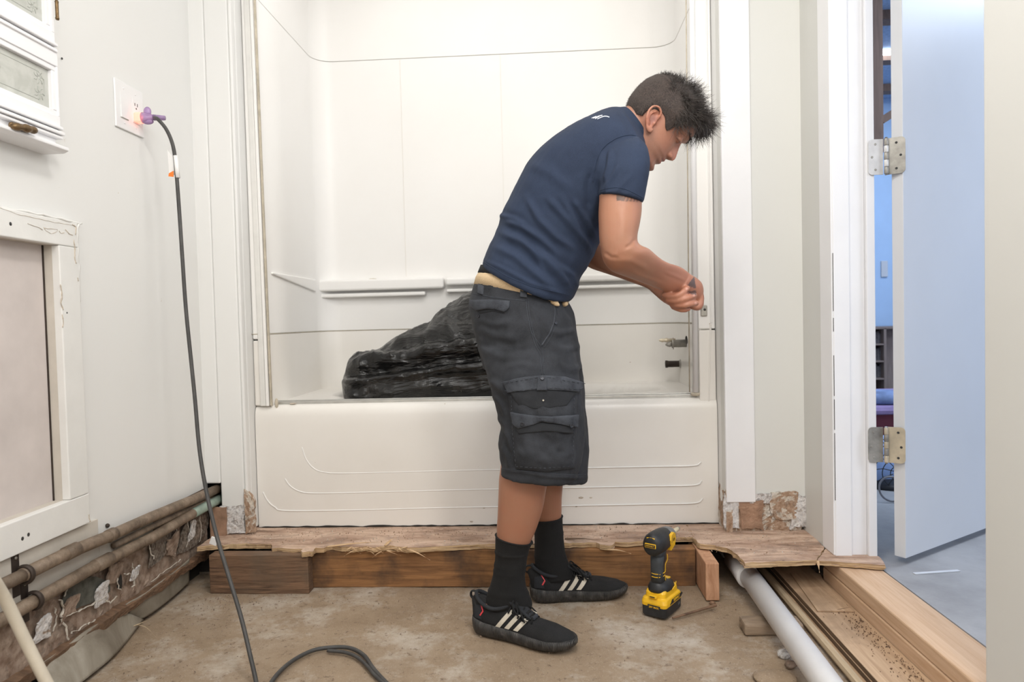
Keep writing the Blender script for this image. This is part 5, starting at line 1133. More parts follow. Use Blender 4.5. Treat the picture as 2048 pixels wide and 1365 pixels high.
# neck and hidden torso
mb.loft(smooth_rings([R2((1195, 262), (1262, 330), YM, .075), R2((1222, 238), (1283, 312), YM, .064), R2((1245, 220), (1300, 290), YM, .058), R2((1268, 205), (1318, 262), YM, .058), R2((1290, 200), (1335, 245), YM, .055)]))
TB = [((985, 520), (1135, 585), .12), ((1012, 460), (1155, 535), .12), ((1040, 385), (1200, 470), .13), ((1085, 320), (1240, 410), .155), ((1130, 285), (1268, 360), .165), ((1175, 262), (1275, 335), .155), ((1205, 250), (1280, 325), .09)]
mb.loft(smooth_rings([R2(a, b, YM, h) for a, b, h in TB]))
mb.loft(smooth_rings([R2((975, 560), (1120, 600), 1.945, .12), R2((970, 640), (1130, 660), 1.945, .135), R2((985, 720), (1135, 720), 1.945, .135)]))
def limb(mb, L, sq=2.05): mb.loft(smooth_rings([R2(a, b, y, h, sq=sq) for a, b, y, h in L], 5))
# near arm down to the wrist
limb(mb, [((1190, 330), (1285, 310), 1.79, .05), ((1197, 365), (1290, 350), 1.765, .056), ((1198.5, 395), (1284, 400), 1.748, .055), ((1197, 425), (1283, 425), 1.742, .054), ((1197.5, 452), (1279.5, 448), 1.738, .053),
          ((1199, 482), (1275, 470), 1.735, .051), ((1203, 508), (1275.5, 485), 1.735, .050), ((1209, 527), (1283, 492), 1.737, .050), ((1224, 543), (1297, 498), 1.745, .049), ((1244, 551), (1311, 510), 1.765, .047), ((1266, 559), (1324, 520), 1.79, .043), ((1287, 567), (1338, 527), 1.82, .038), ((1308, 575), (1352, 531), 1.85, .033), ((1327, 583), (1364, 536), 1.875, .030), ((1343, 589), (1376, 545), 1.898, .029), ((1353, 594), (1383, 551), 1.915, .031)])
# near hand: palm, four curled fingers, thumb
def hp(px, py, y): return W(px, py, Y=y)
mb.loft(smooth_rings([R2((1350, 592), (1380, 549), 1.905, .030), R2((1362, 596), (1392, 556), 1.925, .036), R2((1373, 600), (1402, 566), 1.940, .040), R2((1381, 606), (1405.5, 579), 1.950, .040), R2((1386, 609), (1405, 588), 1.953, .034)], 4))
for k, (y, dx, L_) in enumerate(((1.922, 0, 1.0), (1.942, 1.5, 1.06), (1.962, .5, 1.0), (1.980, -2, .85))):
    mb.tube(spline([hp(1392+dx, 575, y), hp(1399+dx, 587, y), hp(1401.5+dx*.6, 600, y), hp(1397+dx*.5, 602+12*L_, y-.002), hp(1388, 605+9*L_, y-.003), hp(1379, 608+2*L_, y-.002), hp(1376, 602, y)], 5), [.0085]*12+[.0095]*4+[.0088]*8+[.008]*7, 14)
mb.tube(spline([hp(1358, 583, 1.900), hp(1368, 592, 1.898), hp(1378, 600, 1.905), hp(1387, 607, 1.915), hp(1392, 612, 1.925)], 5), [.012]*8+[.010]*8+[.0085]*5, 14)
# far arm and far hand
limb(mb, [((1185, 330), (1262, 320), 2.07, .05), ((1183, 380), (1250, 385), 2.09, .052), ((1170, 440), (1232, 450), 2.105, .048), ((1160, 490), (1225, 480), 2.11, .046), ((1162, 522), (1225, 492), 2.105, .045), ((1180, 536), (1240, 505), 2.09, .043), ((1205, 545), (1262, 520), 2.065, .040), ((1235, 555), (1285, 531), 2.035, .036), ((1265, 566), (1308, 545), 2.005, .031), ((1290, 575), (1322, 557), 1.975, .027), ((1303, 583), (1332, 566), 1.950, .027)])
mb.loft(smooth_rings([R2((1301, 582), (1328, 567), 1.955, .026), R2((1314, 594), (1340, 575), 1.925, .028), R2((1326, 604), (1350, 583), 1.905, .028), R2((1338, 611), (1357, 592), 1.895, .025), R2((1345, 613), (1362, 597), 1.893, .020)], 4))
fr_ = [.0088, .0083, .0080]
for P, r_ in (([hp(1326, 589, 1.895), hp(1340, 593, 1.878), hp(1353, 592.5, 1.866), hp(1363, 588, 1.862), hp(1370, 581.5, 1.866), hp(1374.5, 577, 1.872)], .0090),
              ([hp(1334, 600, 1.890), hp(1350, 602, 1.872), hp(1365, 600, 1.862), hp(1377, 595.5, 1.862), hp(1385, 592.5, 1.868), hp(1389, 591.5, 1.874)], .0092),
              ([hp(1342, 608, 1.890), hp(1356, 611, 1.873), hp(1369, 611, 1.864), hp(1380, 608.5, 1.864), hp(1388, 607, 1.870), hp(1392.5, 607, 1.876)], .0085),
              ([hp(1344, 613, 1.895), hp(1355, 618, 1.884), hp(1365, 620.5, 1.878), hp(1372, 620, 1.878), hp(1377, 618.5, 1.880)], .0072)):
    S = spline(P, 6); n_ = len(S); rr = []
    for i in range(n_):
        t = i/(n_-1); rr.append(r_*(1.06-.16*t+.05*math.exp(-((t-.42)/.05)**2)+.05*math.exp(-((t-.72)/.05)**2)))
    mb.tube(S, rr, 14); mb.ell(S[-1], (r_*.88, r_*.88, r_*.88))
mb.tube(spline([hp(1312, 580, 1.945), hp(1328, 583, 1.950), hp(1345, 588, 1.950), hp(1362, 592, 1.945)], 5), [.013]*6+[.0105]*6+[.0095]*4, 14)
# legs
limb(mb, [((990, 740), (1135, 740), 1.86, .085), ((1000, 820), (1120, 820), 1.85, .075), ((1004, 900), (1106, 900), 1.84, .064), ((1001, 935), (1099, 935), 1.838, .060), ((998, 958), (1096, 958), 1.836, .058), ((997, 985), (1091.5, 985), 1.835, .057), ((996, 1010), (1087.5, 1010), 1.835, .054), ((995, 1035), (1080, 1037), 1.835, .050), ((993.5, 1060), (1070, 1065), 1.835, .044), ((994, 1090), (1058, 1092), 1.836, .038), ((996, 1130), (1046, 1130), 1.84, .031), ((993, 1165), (1042, 1168), 1.842, .030), ((990, 1190), (1046, 1192), 1.842, .028)], 2.1)
limb(mb, [((1000, 740), (1145, 740), 2.03, .085), ((1020, 820), (1140, 820), 2.04, .075), ((1035, 900), (1132, 900), 2.05, .060), ((1040, 940), (1128, 940), 2.055, .056), ((1045, 970), (1126, 970), 2.06, .053), ((1054, 1000), (1123.5, 1000), 2.065, .049), ((1062, 1030), (1123, 1030), 2.07, .043), ((1077, 1055), (1119, 1055), 2.075, .034), ((1078, 1100), (1120, 1100), 2.078, .030), ((1080, 1130), (1125, 1130), 2.08, .030), ((1082, 1155), (1130, 1155), 2.08, .030)], 2.1)
# feet inside the shoes
NS = dict(o=np.array((-.219, 1.868, 0)), a=math.radians(-25)); FS = dict(o=np.array((-.072, 2.062, 0)), a=math.radians(8.5))
def sl(S, x, y, z): c, s = math.cos(S['a']), math.sin(S['a']); return S['o']+np.array((x*c-y*s, x*s+y*c, z))
for S in (NS, FS): mb.tube(spline([sl(S, .048, 0, .085), sl(S, .06, 0, .050), sl(S, .11, 0, .040), (sl(S, .18, 0, .030)), sl(S, .24, 0, .027)], 4), [.024]*6+[.022]*5+[.016]*4+[.010]*2, 14)
body = bake(mb, .0027, 3, 'body')
# muscle and crease shaping
folds(body, [([(1240, 415), (1246, 450), (1243, 485)], .0016, 10), ([(1209, 505), (1222, 515), (1236, 516)], -.0022, 4), ([(1232, 520), (1262, 522), (1300, 540)], .0018, 7), ([(1262, 545), (1300, 560), (1325, 567)], .0013, 4), ([(1270, 478), (1262, 490), (1250, 497)], -.0020, 4), ([(1330, 545), (1350, 552), (1372, 562)], .0012, 4),
             ([(1316, 318), (1308, 327), (1306, 334)], -.0018, 3.5), ([(1344, 301), (1337, 308), (1331, 318)], -.0010, 2.5)])
v = getv(body); p = pj(v); rel_ = (v-HC); hx, hy, hu = rel_ @ FV, rel_[:, 1], rel_ @ UV
col = np.tile(np.array((.37, .178, .108)), (len(v), 1))
n1 = fbm(v, 9, 4)[:, None]; col = col*(1+.14*n1)
def blend(mask, c, k=1.0):
    global col
    m_ = np.clip(mask, 0, 1)[:, None]*k; col = col*(1-m_)+np.array(c)*m_
head = np.clip((p[:, 0]-1255)/15, 0, 1)*(p[:, 1] < 345)*(v[:, 2] > 1.22)
blend(head, (.40, .19, .125), .75)
blend(head*np.clip((.06-np.abs(hx-.0))/.02, 0, 1)*0, (0, 0, 0))
# stubble, lips, brow, lashes, ear blush and ear bowl shade
jaw = np.clip((-.028-hu)/.02, 0, 1)*np.clip((hx-.005)/.03, 0, 1)*head; sp_ = .5+.5*vnoise(v, 900)
blend(jaw*(.4+.6*sp_), (.12, .07, .055), .42)
ml = np.exp(-((hu+.041)/.006)**2)*(np.abs(hy) < .024)*(hx > .08)*head; blend(ml*(.5+.5*sp_), (.10, .06, .05), .5)
lip = (np.exp(-((hu+.0475)/.0035)**2)+np.exp(-((hu+.058)/.004)**2))*(np.abs(hy) < .021)*(hx > .078); blend(lip*head, (.36, .12, .095), .65)
blend(np.exp(-((hu+.0525)/.0012)**2)*(np.abs(hy) < .023)*(hx > .07)*head, (.10, .03, .025), .8)
bq = np.exp(-((hu-.0375-.004*np.clip((np.abs(hy)-.01)/.03, 0, 1))/.0042)**2)*(np.abs(hy) > .007)*(np.abs(hy) < .045)*(hx > .05); blend(bq*head*(.6+.4*sp_), (.03, .018, .013), .9)
lash = np.exp(-((hu-.0085+.10*np.clip(np.abs(np.abs(hy)-.030)-.004, 0, 1))/.0013)**2)*(np.abs(np.abs(hy)-.030) < .014)*(hx > .062); blend(lash*head, (.03, .018, .015), .9)
ear = np.exp(-(((hx+.006)/.020)**2+((hu+.018)/.034)**2))*(np.abs(hy) > .066); blend(ear*head, (.56, .19, .12), .5)
blend(np.exp(-(((hx+.004)/.010)**2+((hu+.018)/.016)**2))*(np.abs(hy) > .060)*(np.abs(hy) < .080)*head, (.15, .04, .03), .9)  # shade of the ear bowl painted into the skin colour
blend(np.exp(-((hx-.105)/.02)**2-((hu+.018)/.02)**2)*head, (.52, .20, .14), .4)
hands = np.clip((p[:, 0]-1300)/40, 0, 1)*(p[:, 1] > 500)*(v[:, 2] < 1.1)*(v[:, 2] > .8); blend(hands, (.43, .18, .115), .6)
# tattoos
def inpoly(p, P):
    P = np.array(P, float); r = np.zeros(len(p), bool); n = len(P)
    for i in range(n):
        a, b = P[i], P[(i+1) % n]; c = ((a[1] > p[:, 1]) != (b[1] > p[:, 1])); xx = a[0]+(p[:, 1]-a[1])*(b[0]-a[0])/((b[1]-a[1]) if b[1] != a[1] else 1e-9); r ^= c & (p[:, 0] < xx)
    return r.astype(float)
arm = (v[:, 1] < 1.80)*(v[:, 2] > 1.05)
t_ = inpoly(p, [(1232, 370), (1233, 402), (1255, 403), (1284, 404), (1290, 400), (1290, 370)])*arm
pat = np.where(p[:, 0] > 1247, (np.sin((p[:, 0]+.35*(p[:, 1]-390))*.9) > -.2)*1.0, 1.0); blend(t_*(.35+.65*pat), (.045, .042, .04), .85)
t_ = inpoly(p, [(1388.5, 553), (1375, 571), (1381, 574), (1392.5, 578)])+inpoly(p, [(1375, 583), (1392, 581), (1392.5, 590), (1383, 590)]); blend(t_*(v[:, 2] > .8)*(v[:, 2] < 1.0), (.07, .062, .065), .85)
nails = [(1373.5, 577.5), (1388, 591.5), (1391.5, 607)]
for q in nails: blend((np.hypot(p[:, 0]-q[0], p[:, 1]-q[1]) < 2.6)*(v[:, 1] < 1.885)*(v[:, 2] < 1.0)*1.0, (.62, .36, .29), .7)
# knees and calves a little paler, darker hair speckle
blend(np.clip((p[:, 1]-945)/20, 0, 1)*(v[:, 2] < .6), (.35, .165, .10), .7)
at_ = body.color_attributes.new('skin_colour', 'FLOAT_COLOR', 'POINT'); at_.data.foreach_set('color', np.c_[np.clip(col, 0, 1), np.ones(len(col))].reshape(-1))
finish(body, 'body', 'skin', man)

# ---- t-shirt
mb = MB()
SH = [((965, 534), (1143, 598), YM, .155), ((966, 524), (1149, 590), YM, .162), ((973, 506), (1158, 570), YM, .165), ((987, 478), (1164, 552), YM, .163), ((996, 455), (1175, 534), YM, .160), ((1003, 428), (1189, 508), YM, .162), ((1020, 399), (1203, 480), YM, .167), ((1036, 367), (1220, 455), YM, .175), ((1055, 331.5), (1245, 430), YM, .183),
      ((1081, 302.5), (1262, 405), YM, .19), ((1113, 277), (1277, 378), YM, .192), ((1150, 255), (1284, 352), YM, .186), ((1180, 240), (1288, 335), YM, .165), ((1208, 226), (1290, 318), YM, .125), ((1228, 219), (1291, 306), YM, .085), ((1243, 217.5), (1292, 298), YM, .066)]
mb.loft(smooth_rings([R2(a, b, y, h, 44, 2.35, drop=(.034, .032, .026, .016, .008)[i] if i < 5 else 0) for i, (a, b, y, h) in enumerate(SH)], 4))
mb.loft(smooth_rings([R2((1150, 330), (1262, 292), 1.86, .085, 36), R2((1172, 335), (1276, 280), 1.82, .085, 36), R2((1186, 345), (1293, 297), 1.785, .080, 36), R2((1194, 360), (1299.5, 325), 1.762, .074, 36), R2((1198, 372), (1298, 350), 1.752, .069, 36), R2((1198.5, 382), (1292, 380), 1.746, .064, 36), R2((1198, 391), (1285.5, 407), 1.742, .060, 36)], 4))
mb.loft(smooth_rings([R2((1150, 330), (1262, 300), 2.0, .08), R2((1178, 345), (1272, 315), 2.06, .075), R2((1178, 385), (1262, 380), 2.10, .068), R2((1178, 400), (1258, 405), 2.105, .064)], 4))
shirt = bake(mb, .0042, 6, 't_shirt')
folds(shirt, [([(1052, 395), (1078, 440), (1112, 474), (1150, 500)], .009, 8), ([(1005, 440), (1040, 452), (1082, 478), (1118, 512)], .010, 7), ([(1000, 464), (1045, 486), (1090, 522), (1130, 562)], .012, 9), ([(1094, 395), (1135, 440), (1172, 490)], .009, 8), ([(1122, 395), (1155, 450), (1185, 512)], .009, 8),
              ([(985, 492), (1030, 512), (1075, 550), (1110, 580)], .008, 9), ([(996, 430), (1025, 436), (1050, 448)], .006, 5), ([(1080, 500), (1115, 535), (1143, 580)], .010, 8), ([(1118, 530), (1146, 552), (1153, 575)], .008, 7), ([(1030, 470), (1065, 500), (1090, 545)], .006, 6),
              ([(1142, 395), (1172, 440), (1192, 480)], .008, 7), ([(1222, 300), (1215, 335), (1207, 365)], .008, 6), ([(1204, 308), (1197, 335), (1190, 365)], .008, 6), ([(1238, 330), (1222, 355), (1208, 380)], .006, 5), ([(1262, 350), (1245, 370), (1230, 385)], .003, 6), ([(1180, 345), (1176, 380), (1180, 420)], -.009, 9), ([(1060, 330), (1100, 345), (1140, 380)], .004, 12),
              ([(968, 520), (1010, 540), (1060, 566), (1110, 583), (1142, 594)], .004, 4), ([(1242, 221), (1262, 250), (1282, 290)], .003, 4)])
v = getv(shirt); n_ = normals(shirt); v = v+n_*(.0022*fbm(v, 14, 4)+.0012*fbm(v*np.array((1, 1, .6)), 45, 3))[:, None]; setv(shirt, v)
bvs = bvh_of(shirt); so_ = finish(shirt, 't_shirt', 'navy_cotton', man); so_['label'] = 'navy short-sleeved t-shirt'
seam(bvs, [(1276, 273), (1262, 270), (1246, 272), (1232, 277), (1214, 288), (1202, 301), (1194, 320), (1188, 345), (1186, 365)], .0011, 'sleeve_seam', 'navy_rib', so_, .0004)
seam(bvs, [(1201, 381), (1215, 377), (1232, 375), (1250, 378), (1268, 386), (1288, 397)], .0009, 'cuff_stitch', 'navy_rib', so_, .0002)
seam(bvs, [(967, 524), (1015, 554), (1062, 573), (1110, 584), (1142, 592)], .0009, 'hem_stitch', 'navy_rib', so_, .0002)
# collar band
mb = MB(); A = R2((1238, 217.5), (1290, 302), YM, .071, 48); B = R2((1245.5, 216.5), (1298, 292), YM, .0635, 48); Cc = R2((1247, 219.5), (1297, 290), YM, .059, 48); D = R2((1240, 223), (1290, 298), YM, .064, 48)
A, B, Cc, D = [[p_-MO for p_ in r] for r in (A, B, Cc, D)]; mb.loft([A, B, Cc, D, A], cap=False); mb.build('collar', 'navy_rib', so_)
# lettering across the shoulders, seen very obliquely: strokes of the print
def stroke(pts, w, name='print_letter'):
    P = rs(pts, 14); T = [q+np.array((0, -w)) for q in P]; B_ = [q+np.array((0, w)) for q in P]
    patch(bvs, T, B_, .0006, name, 'shirt_print', so_, 14, 4)
stroke([(1194.5, 238.2), (1201, 235.2), (1208, 232.6), (1213, 232.6), (1219, 234.4)], .75)
stroke([(1186, 236.5), (1190.5, 235.4), (1197, 232.5), (1205, 230.6)], .7); stroke([(1190.5, 237.8), (1195, 234.8), (1199, 233)], .6); stroke([(1183, 236.6), (1187.5, 234.8), (1193, 232.8)], .55)

# ---- belt and waistband
mb = MB()
RR = [R2((962, 531), (1140, 585), 1.935, .140), R2((956, 546), (1138, 596), 1.94, .142)]; mb.loft([[p_-MO for p_ in r] for r in RR]); mb.build('underwear_band', 'black_sock', man)
belt = empty('belt'); belt.parent = man; mb = MB(); RR = [R2((957.5, 546), (1139, 590), 1.94, .146), R2((952, 555), (1138.5, 598), 1.94, .149), R2((951.5, 557), (1138.5, 600), 1.94, .1475), R2((948.5, 569), (1137, 609), 1.94, .150)]
mb.loft([[p_-MO for p_ in r] for r in RR]); mb.build('strap', 'tan_web', belt)
# ---- shorts
mb = MB()
HP = [((949.5, 566), (1137.5, 606), 1.945, .152), ((943, 585), (1143, 616), 1.945, .158), ((937.5, 608), (1149, 628), 1.945, .165), ((941, 630), (1152, 645), 1.945, .17), ((947, 652), (1155, 668), 1.945, .175), ((957, 697), (1160, 702), 1.945, .176), ((968, 738), (1163, 738), 1.945, .172)]
mb.loft(smooth_rings([R2(a, b, y, h, 44, 2.3) for a, b, y, h in HP], 4))
mb.loft(smooth_rings([R2(a, b, y, h, 40, 2.3) for a, b, y, h in [((958, 695), (1150, 695), 1.87, .10), ((969, 735), (1157, 735), 1.858, .112), ((979, 772), (1162, 772), 1.85, .115), ((989, 810), (1165, 805), 1.845, .114), ((1000, 847), (1168, 840), 1.84, .112), ((996.5, 875), (1168, 875), 1.838, .112), ((998, 906), (1165, 910), 1.836, .111), ((1003, 930), (1160, 936), 1.835, .108), ((1001.5, 949), (1152, 958), 1.835, .104)]], 4))
mb.loft(smooth_rings([R2(a, b, y, h, 40, 2.3) for a, b, y, h in [((975, 695), (1158, 695), 2.01, .10), ((990, 745), (1164, 740), 2.03, .11), ((1005, 800), (1170, 798), 2.045, .11), ((1018, 850), (1176, 840), 2.05, .105), ((1026, 890), (1178.5, 885), 2.055, .102), ((1030, 930), (1175.5, 943), 2.055, .098), ((1035, 948), (1174.5, 961.5), 2.055, .095)]], 4))
sho = bake(mb, .0042, 6, 'shorts')
folds(sho, [([(950, 655), (990, 672), (1040, 680)], .005, 10), ([(962, 700), (1010, 715), (1070, 712)], .006, 10), ([(1082, 655), (1070, 700), (1080, 740)], .003, 7), ([(1100, 690), (1130, 700), (1160, 690)], .006, 8), ([(1108, 725), (1140, 740), (1162, 735)], .005, 8), ([(975, 760), (1000, 775), (1020, 800)], .006, 8), ([(988, 830), (1010, 850), (1020, 880)], .007, 7),
            ([(1000, 890), (1015, 915), (1018, 940)], .006, 6), ([(955, 640), (985, 650), (1020, 645)], .004, 7), ([(985, 690), (1020, 700), (1062, 690)], .004, 8), ([(1010, 735), (1045, 728), (1075, 738)], .004, 7), ([(1095, 660), (1120, 668), (1150, 660)], .004, 6), ([(1065, 620), (1085, 640), (1095, 655)], .003, 6), ([(985, 790), (1002, 812), (1010, 840)], .005, 5), ([(1005, 860), (1018, 880), (1022, 905)], .005, 5), ([(1158, 720), (1166, 760), (1168, 800)], .004, 6), ([(1160, 800), (1168, 850), (1172, 900)], .006, 6), ([(1112, 612), (1135, 640), (1150, 680)], .006, 7), ([(1060, 610), (1075, 650), (1078, 690)], .003, 5), ([(1002, 941), (1050, 946), (1100, 953), (1150, 956), (1174, 955)], .004, 4), ([(950, 620), (955, 660), (965, 700)], .004, 8)])
v = getv(sho); n_ = normals(sho); v = v+n_*(.0035*fbm(v, 11, 4)+.0015*fbm(v, 38, 3))[:, None]; setv(sho, v)
bv = bvh_of(sho); sh_ = finish(sho, 'shorts', 'charcoal_canvas', man); sh_['label'] = 'charcoal cargo shorts with large side pocket'
S_ = lambda pts, nm='seam', r=.0011, mt='charcoal_edge', o=.0003: seam(bv, pts, r, nm, mt, sh_, o)
S_([(1052, 590), (1054, 625), (1061, 660), (1070, 690), (1081, 712), (1083, 750)]); S_([(1056, 592), (1058, 625), (1065, 660), (1074, 688), (1086, 712), (1088, 750)], 'seam', .0008)
S_([(1106, 596), (1110, 625), (1107, 648), (1099, 668), (1083, 692)], 'pocket_edge', .0022); S_([(1111, 600), (1115, 628), (1111, 652), (1102, 674), (1088, 696)], 'seam', .0008)
S_([(946, 588), (990, 596), (1050, 602), (1052, 602)], 'waist_seam', .001); S_([(1003, 938), (1050, 943), (1100, 948), (1150, 951), (1172, 950)], 'hem_seam', .001)
S_([(1062, 664), (1083, 694), (1086, 720), (1081, 742)], 'seam', .0008)
po = empty('cargo_pocket'); po.parent = sh_
patch(bv, [(1015, 772), (1083, 764), (1154, 774)], [(1032, 938), (1090, 944), (1150, 937)], .004, 'pocket_body', 'charcoal_canvas', po, 40, 44, .010, .010)
patch(bv, [(1008, 765), (1040, 757), (1083, 753), (1125, 756), (1158, 767)], [(1015, 788), (1040, 783), (1083, 781), (1125, 783), (1150, 786), (1158, 778)], .017, 'top_flap', 'charcoal_edge', po, 40, 10, .002, .004)
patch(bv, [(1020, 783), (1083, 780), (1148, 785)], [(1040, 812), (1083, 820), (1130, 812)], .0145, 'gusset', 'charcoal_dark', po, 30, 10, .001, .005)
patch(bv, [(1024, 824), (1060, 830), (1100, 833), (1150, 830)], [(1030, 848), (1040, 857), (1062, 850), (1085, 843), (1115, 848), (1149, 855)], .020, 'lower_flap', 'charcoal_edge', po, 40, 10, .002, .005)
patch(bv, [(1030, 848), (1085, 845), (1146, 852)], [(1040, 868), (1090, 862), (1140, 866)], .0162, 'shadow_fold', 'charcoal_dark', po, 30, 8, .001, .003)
patch(bv, [(1073, 756), (1093, 756)], [(1073, 783), (1093, 783)], .0205, 'pull_tab', 'charcoal_edge', po, 8, 8, .001)
for P in ([(1026, 792), (1030, 850), (1036, 930)], [(1142, 790), (1142, 860), (1138, 930)], [(1036, 930), (1090, 935), (1138, 930)], [(1013, 784), (1083, 777), (1155, 781)], [(1010, 768), (1083, 757), (1156, 770)]): seam(bv, P, .0008, 'stitching', 'charcoal_edge', po, .0125 if P[0][1] > 788 else .0195, dash=True)
for q, o in (((1050, 846), .0222), ((1134, 851), .0215), ((1083, 760), .0225)): button(bv, q[0], q[1], .0052, 'button', 'button_metal', po, o)
button(bv, 1085, 801, .0022, 'snap', 'stripe', po, .016)
bp_ = empty('back_pocket'); bp_.parent = sh_
patch(bv, [(942, 601), (980, 600), (1021, 603)], [(941, 612), (955, 622), (975, 618), (992, 620), (1010, 625), (1019, 617)], .006, 'pocket_flap', 'charcoal_edge', bp_, 26, 8, .002, .003)
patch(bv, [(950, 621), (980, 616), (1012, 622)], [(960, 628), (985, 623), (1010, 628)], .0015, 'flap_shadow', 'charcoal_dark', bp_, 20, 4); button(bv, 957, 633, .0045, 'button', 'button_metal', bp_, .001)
for q in (((1040, 577), (1054, 580), (1053, 597), (1040, 595)), ((958, 570), (968, 573), (967, 591), (957, 588))): patch(bv, [q[0], q[1]], [q[3], q[2]], .0055, 'belt_loop', 'charcoal_edge', sh_, 6, 8, .0005)
button(bv, 1111, 647, .0042, 'rivet', 'button_metal', sh_, .001)
# knotted belt end
mb = MB(); 
for (x, y, r) in ((1097, 592, .009), (1103, 597, .010), (1109, 604, .010), (1113, 609, .008), (1128, 601, .010), (1130, 608, .009)):
    h, nn = hit(bv, x, y+6); p_ = W(x, y, Y=h[1]-.006); mb.ell(p_-MO, (r, .007, r*.8), nu=12, nv=8)
v = np.array(mb.v); mb.v = [tuple(q) for q in v+.0025*np.stack([fbm(v, 120, 2), fbm(v+5, 120, 2), fbm(v+9, 120, 2)], -1)]; mb.build('knot', 'tan_web', belt)

# ---- socks
def sock(L, wr):
    mb = MB(); Rr = smooth_rings([R2(a, b, y, h, 32, 2.1) for a, b, y, h in L], 6); A = np.array(Rr); n = len(Rr); c = A.mean(1, keepdims=True); d = A-c; ln = np.linalg.norm(d, axis=2, keepdims=True)
    for k, z in enumerate(wr): A = A+d/ln*(.0022*np.exp(-((np.arange(n)/n-z)/.018)**2)[:, None, None])
    mb.loft([[p_-MO for p_ in r] for r in A]); return mb.build('sock', 'black_sock', man)
sock([((991, 1070), (1065, 1086), 1.835, .0475), ((990.5, 1082), (1062, 1092), 1.835, .045), ((990.5, 1100), (1057, 1104), 1.836, .042), ((990, 1118), (1054, 1120), 1.838, .039), ((987, 1145), (1050, 1147), 1.84, .038), ((980, 1172), (1053, 1176), 1.842, .040), ((972, 1198), (1064, 1204), 1.842, .040), ((974, 1222), (1062, 1224), 1.842, .034)], (.0, .31, .48, .54, .74))
sock([((1068, 1038), (1125, 1033), 2.072, .046), ((1069, 1055), (1125.5, 1052), 2.074, .043), ((1069, 1080), (1127.5, 1080), 2.076, .040), ((1069, 1110), (1131.5, 1110), 2.078, .039), ((1070, 1132), (1140, 1130), 2.08, .040), ((1071, 1160), (1152, 1152), 2.08, .040)], (.0, .3, .6))

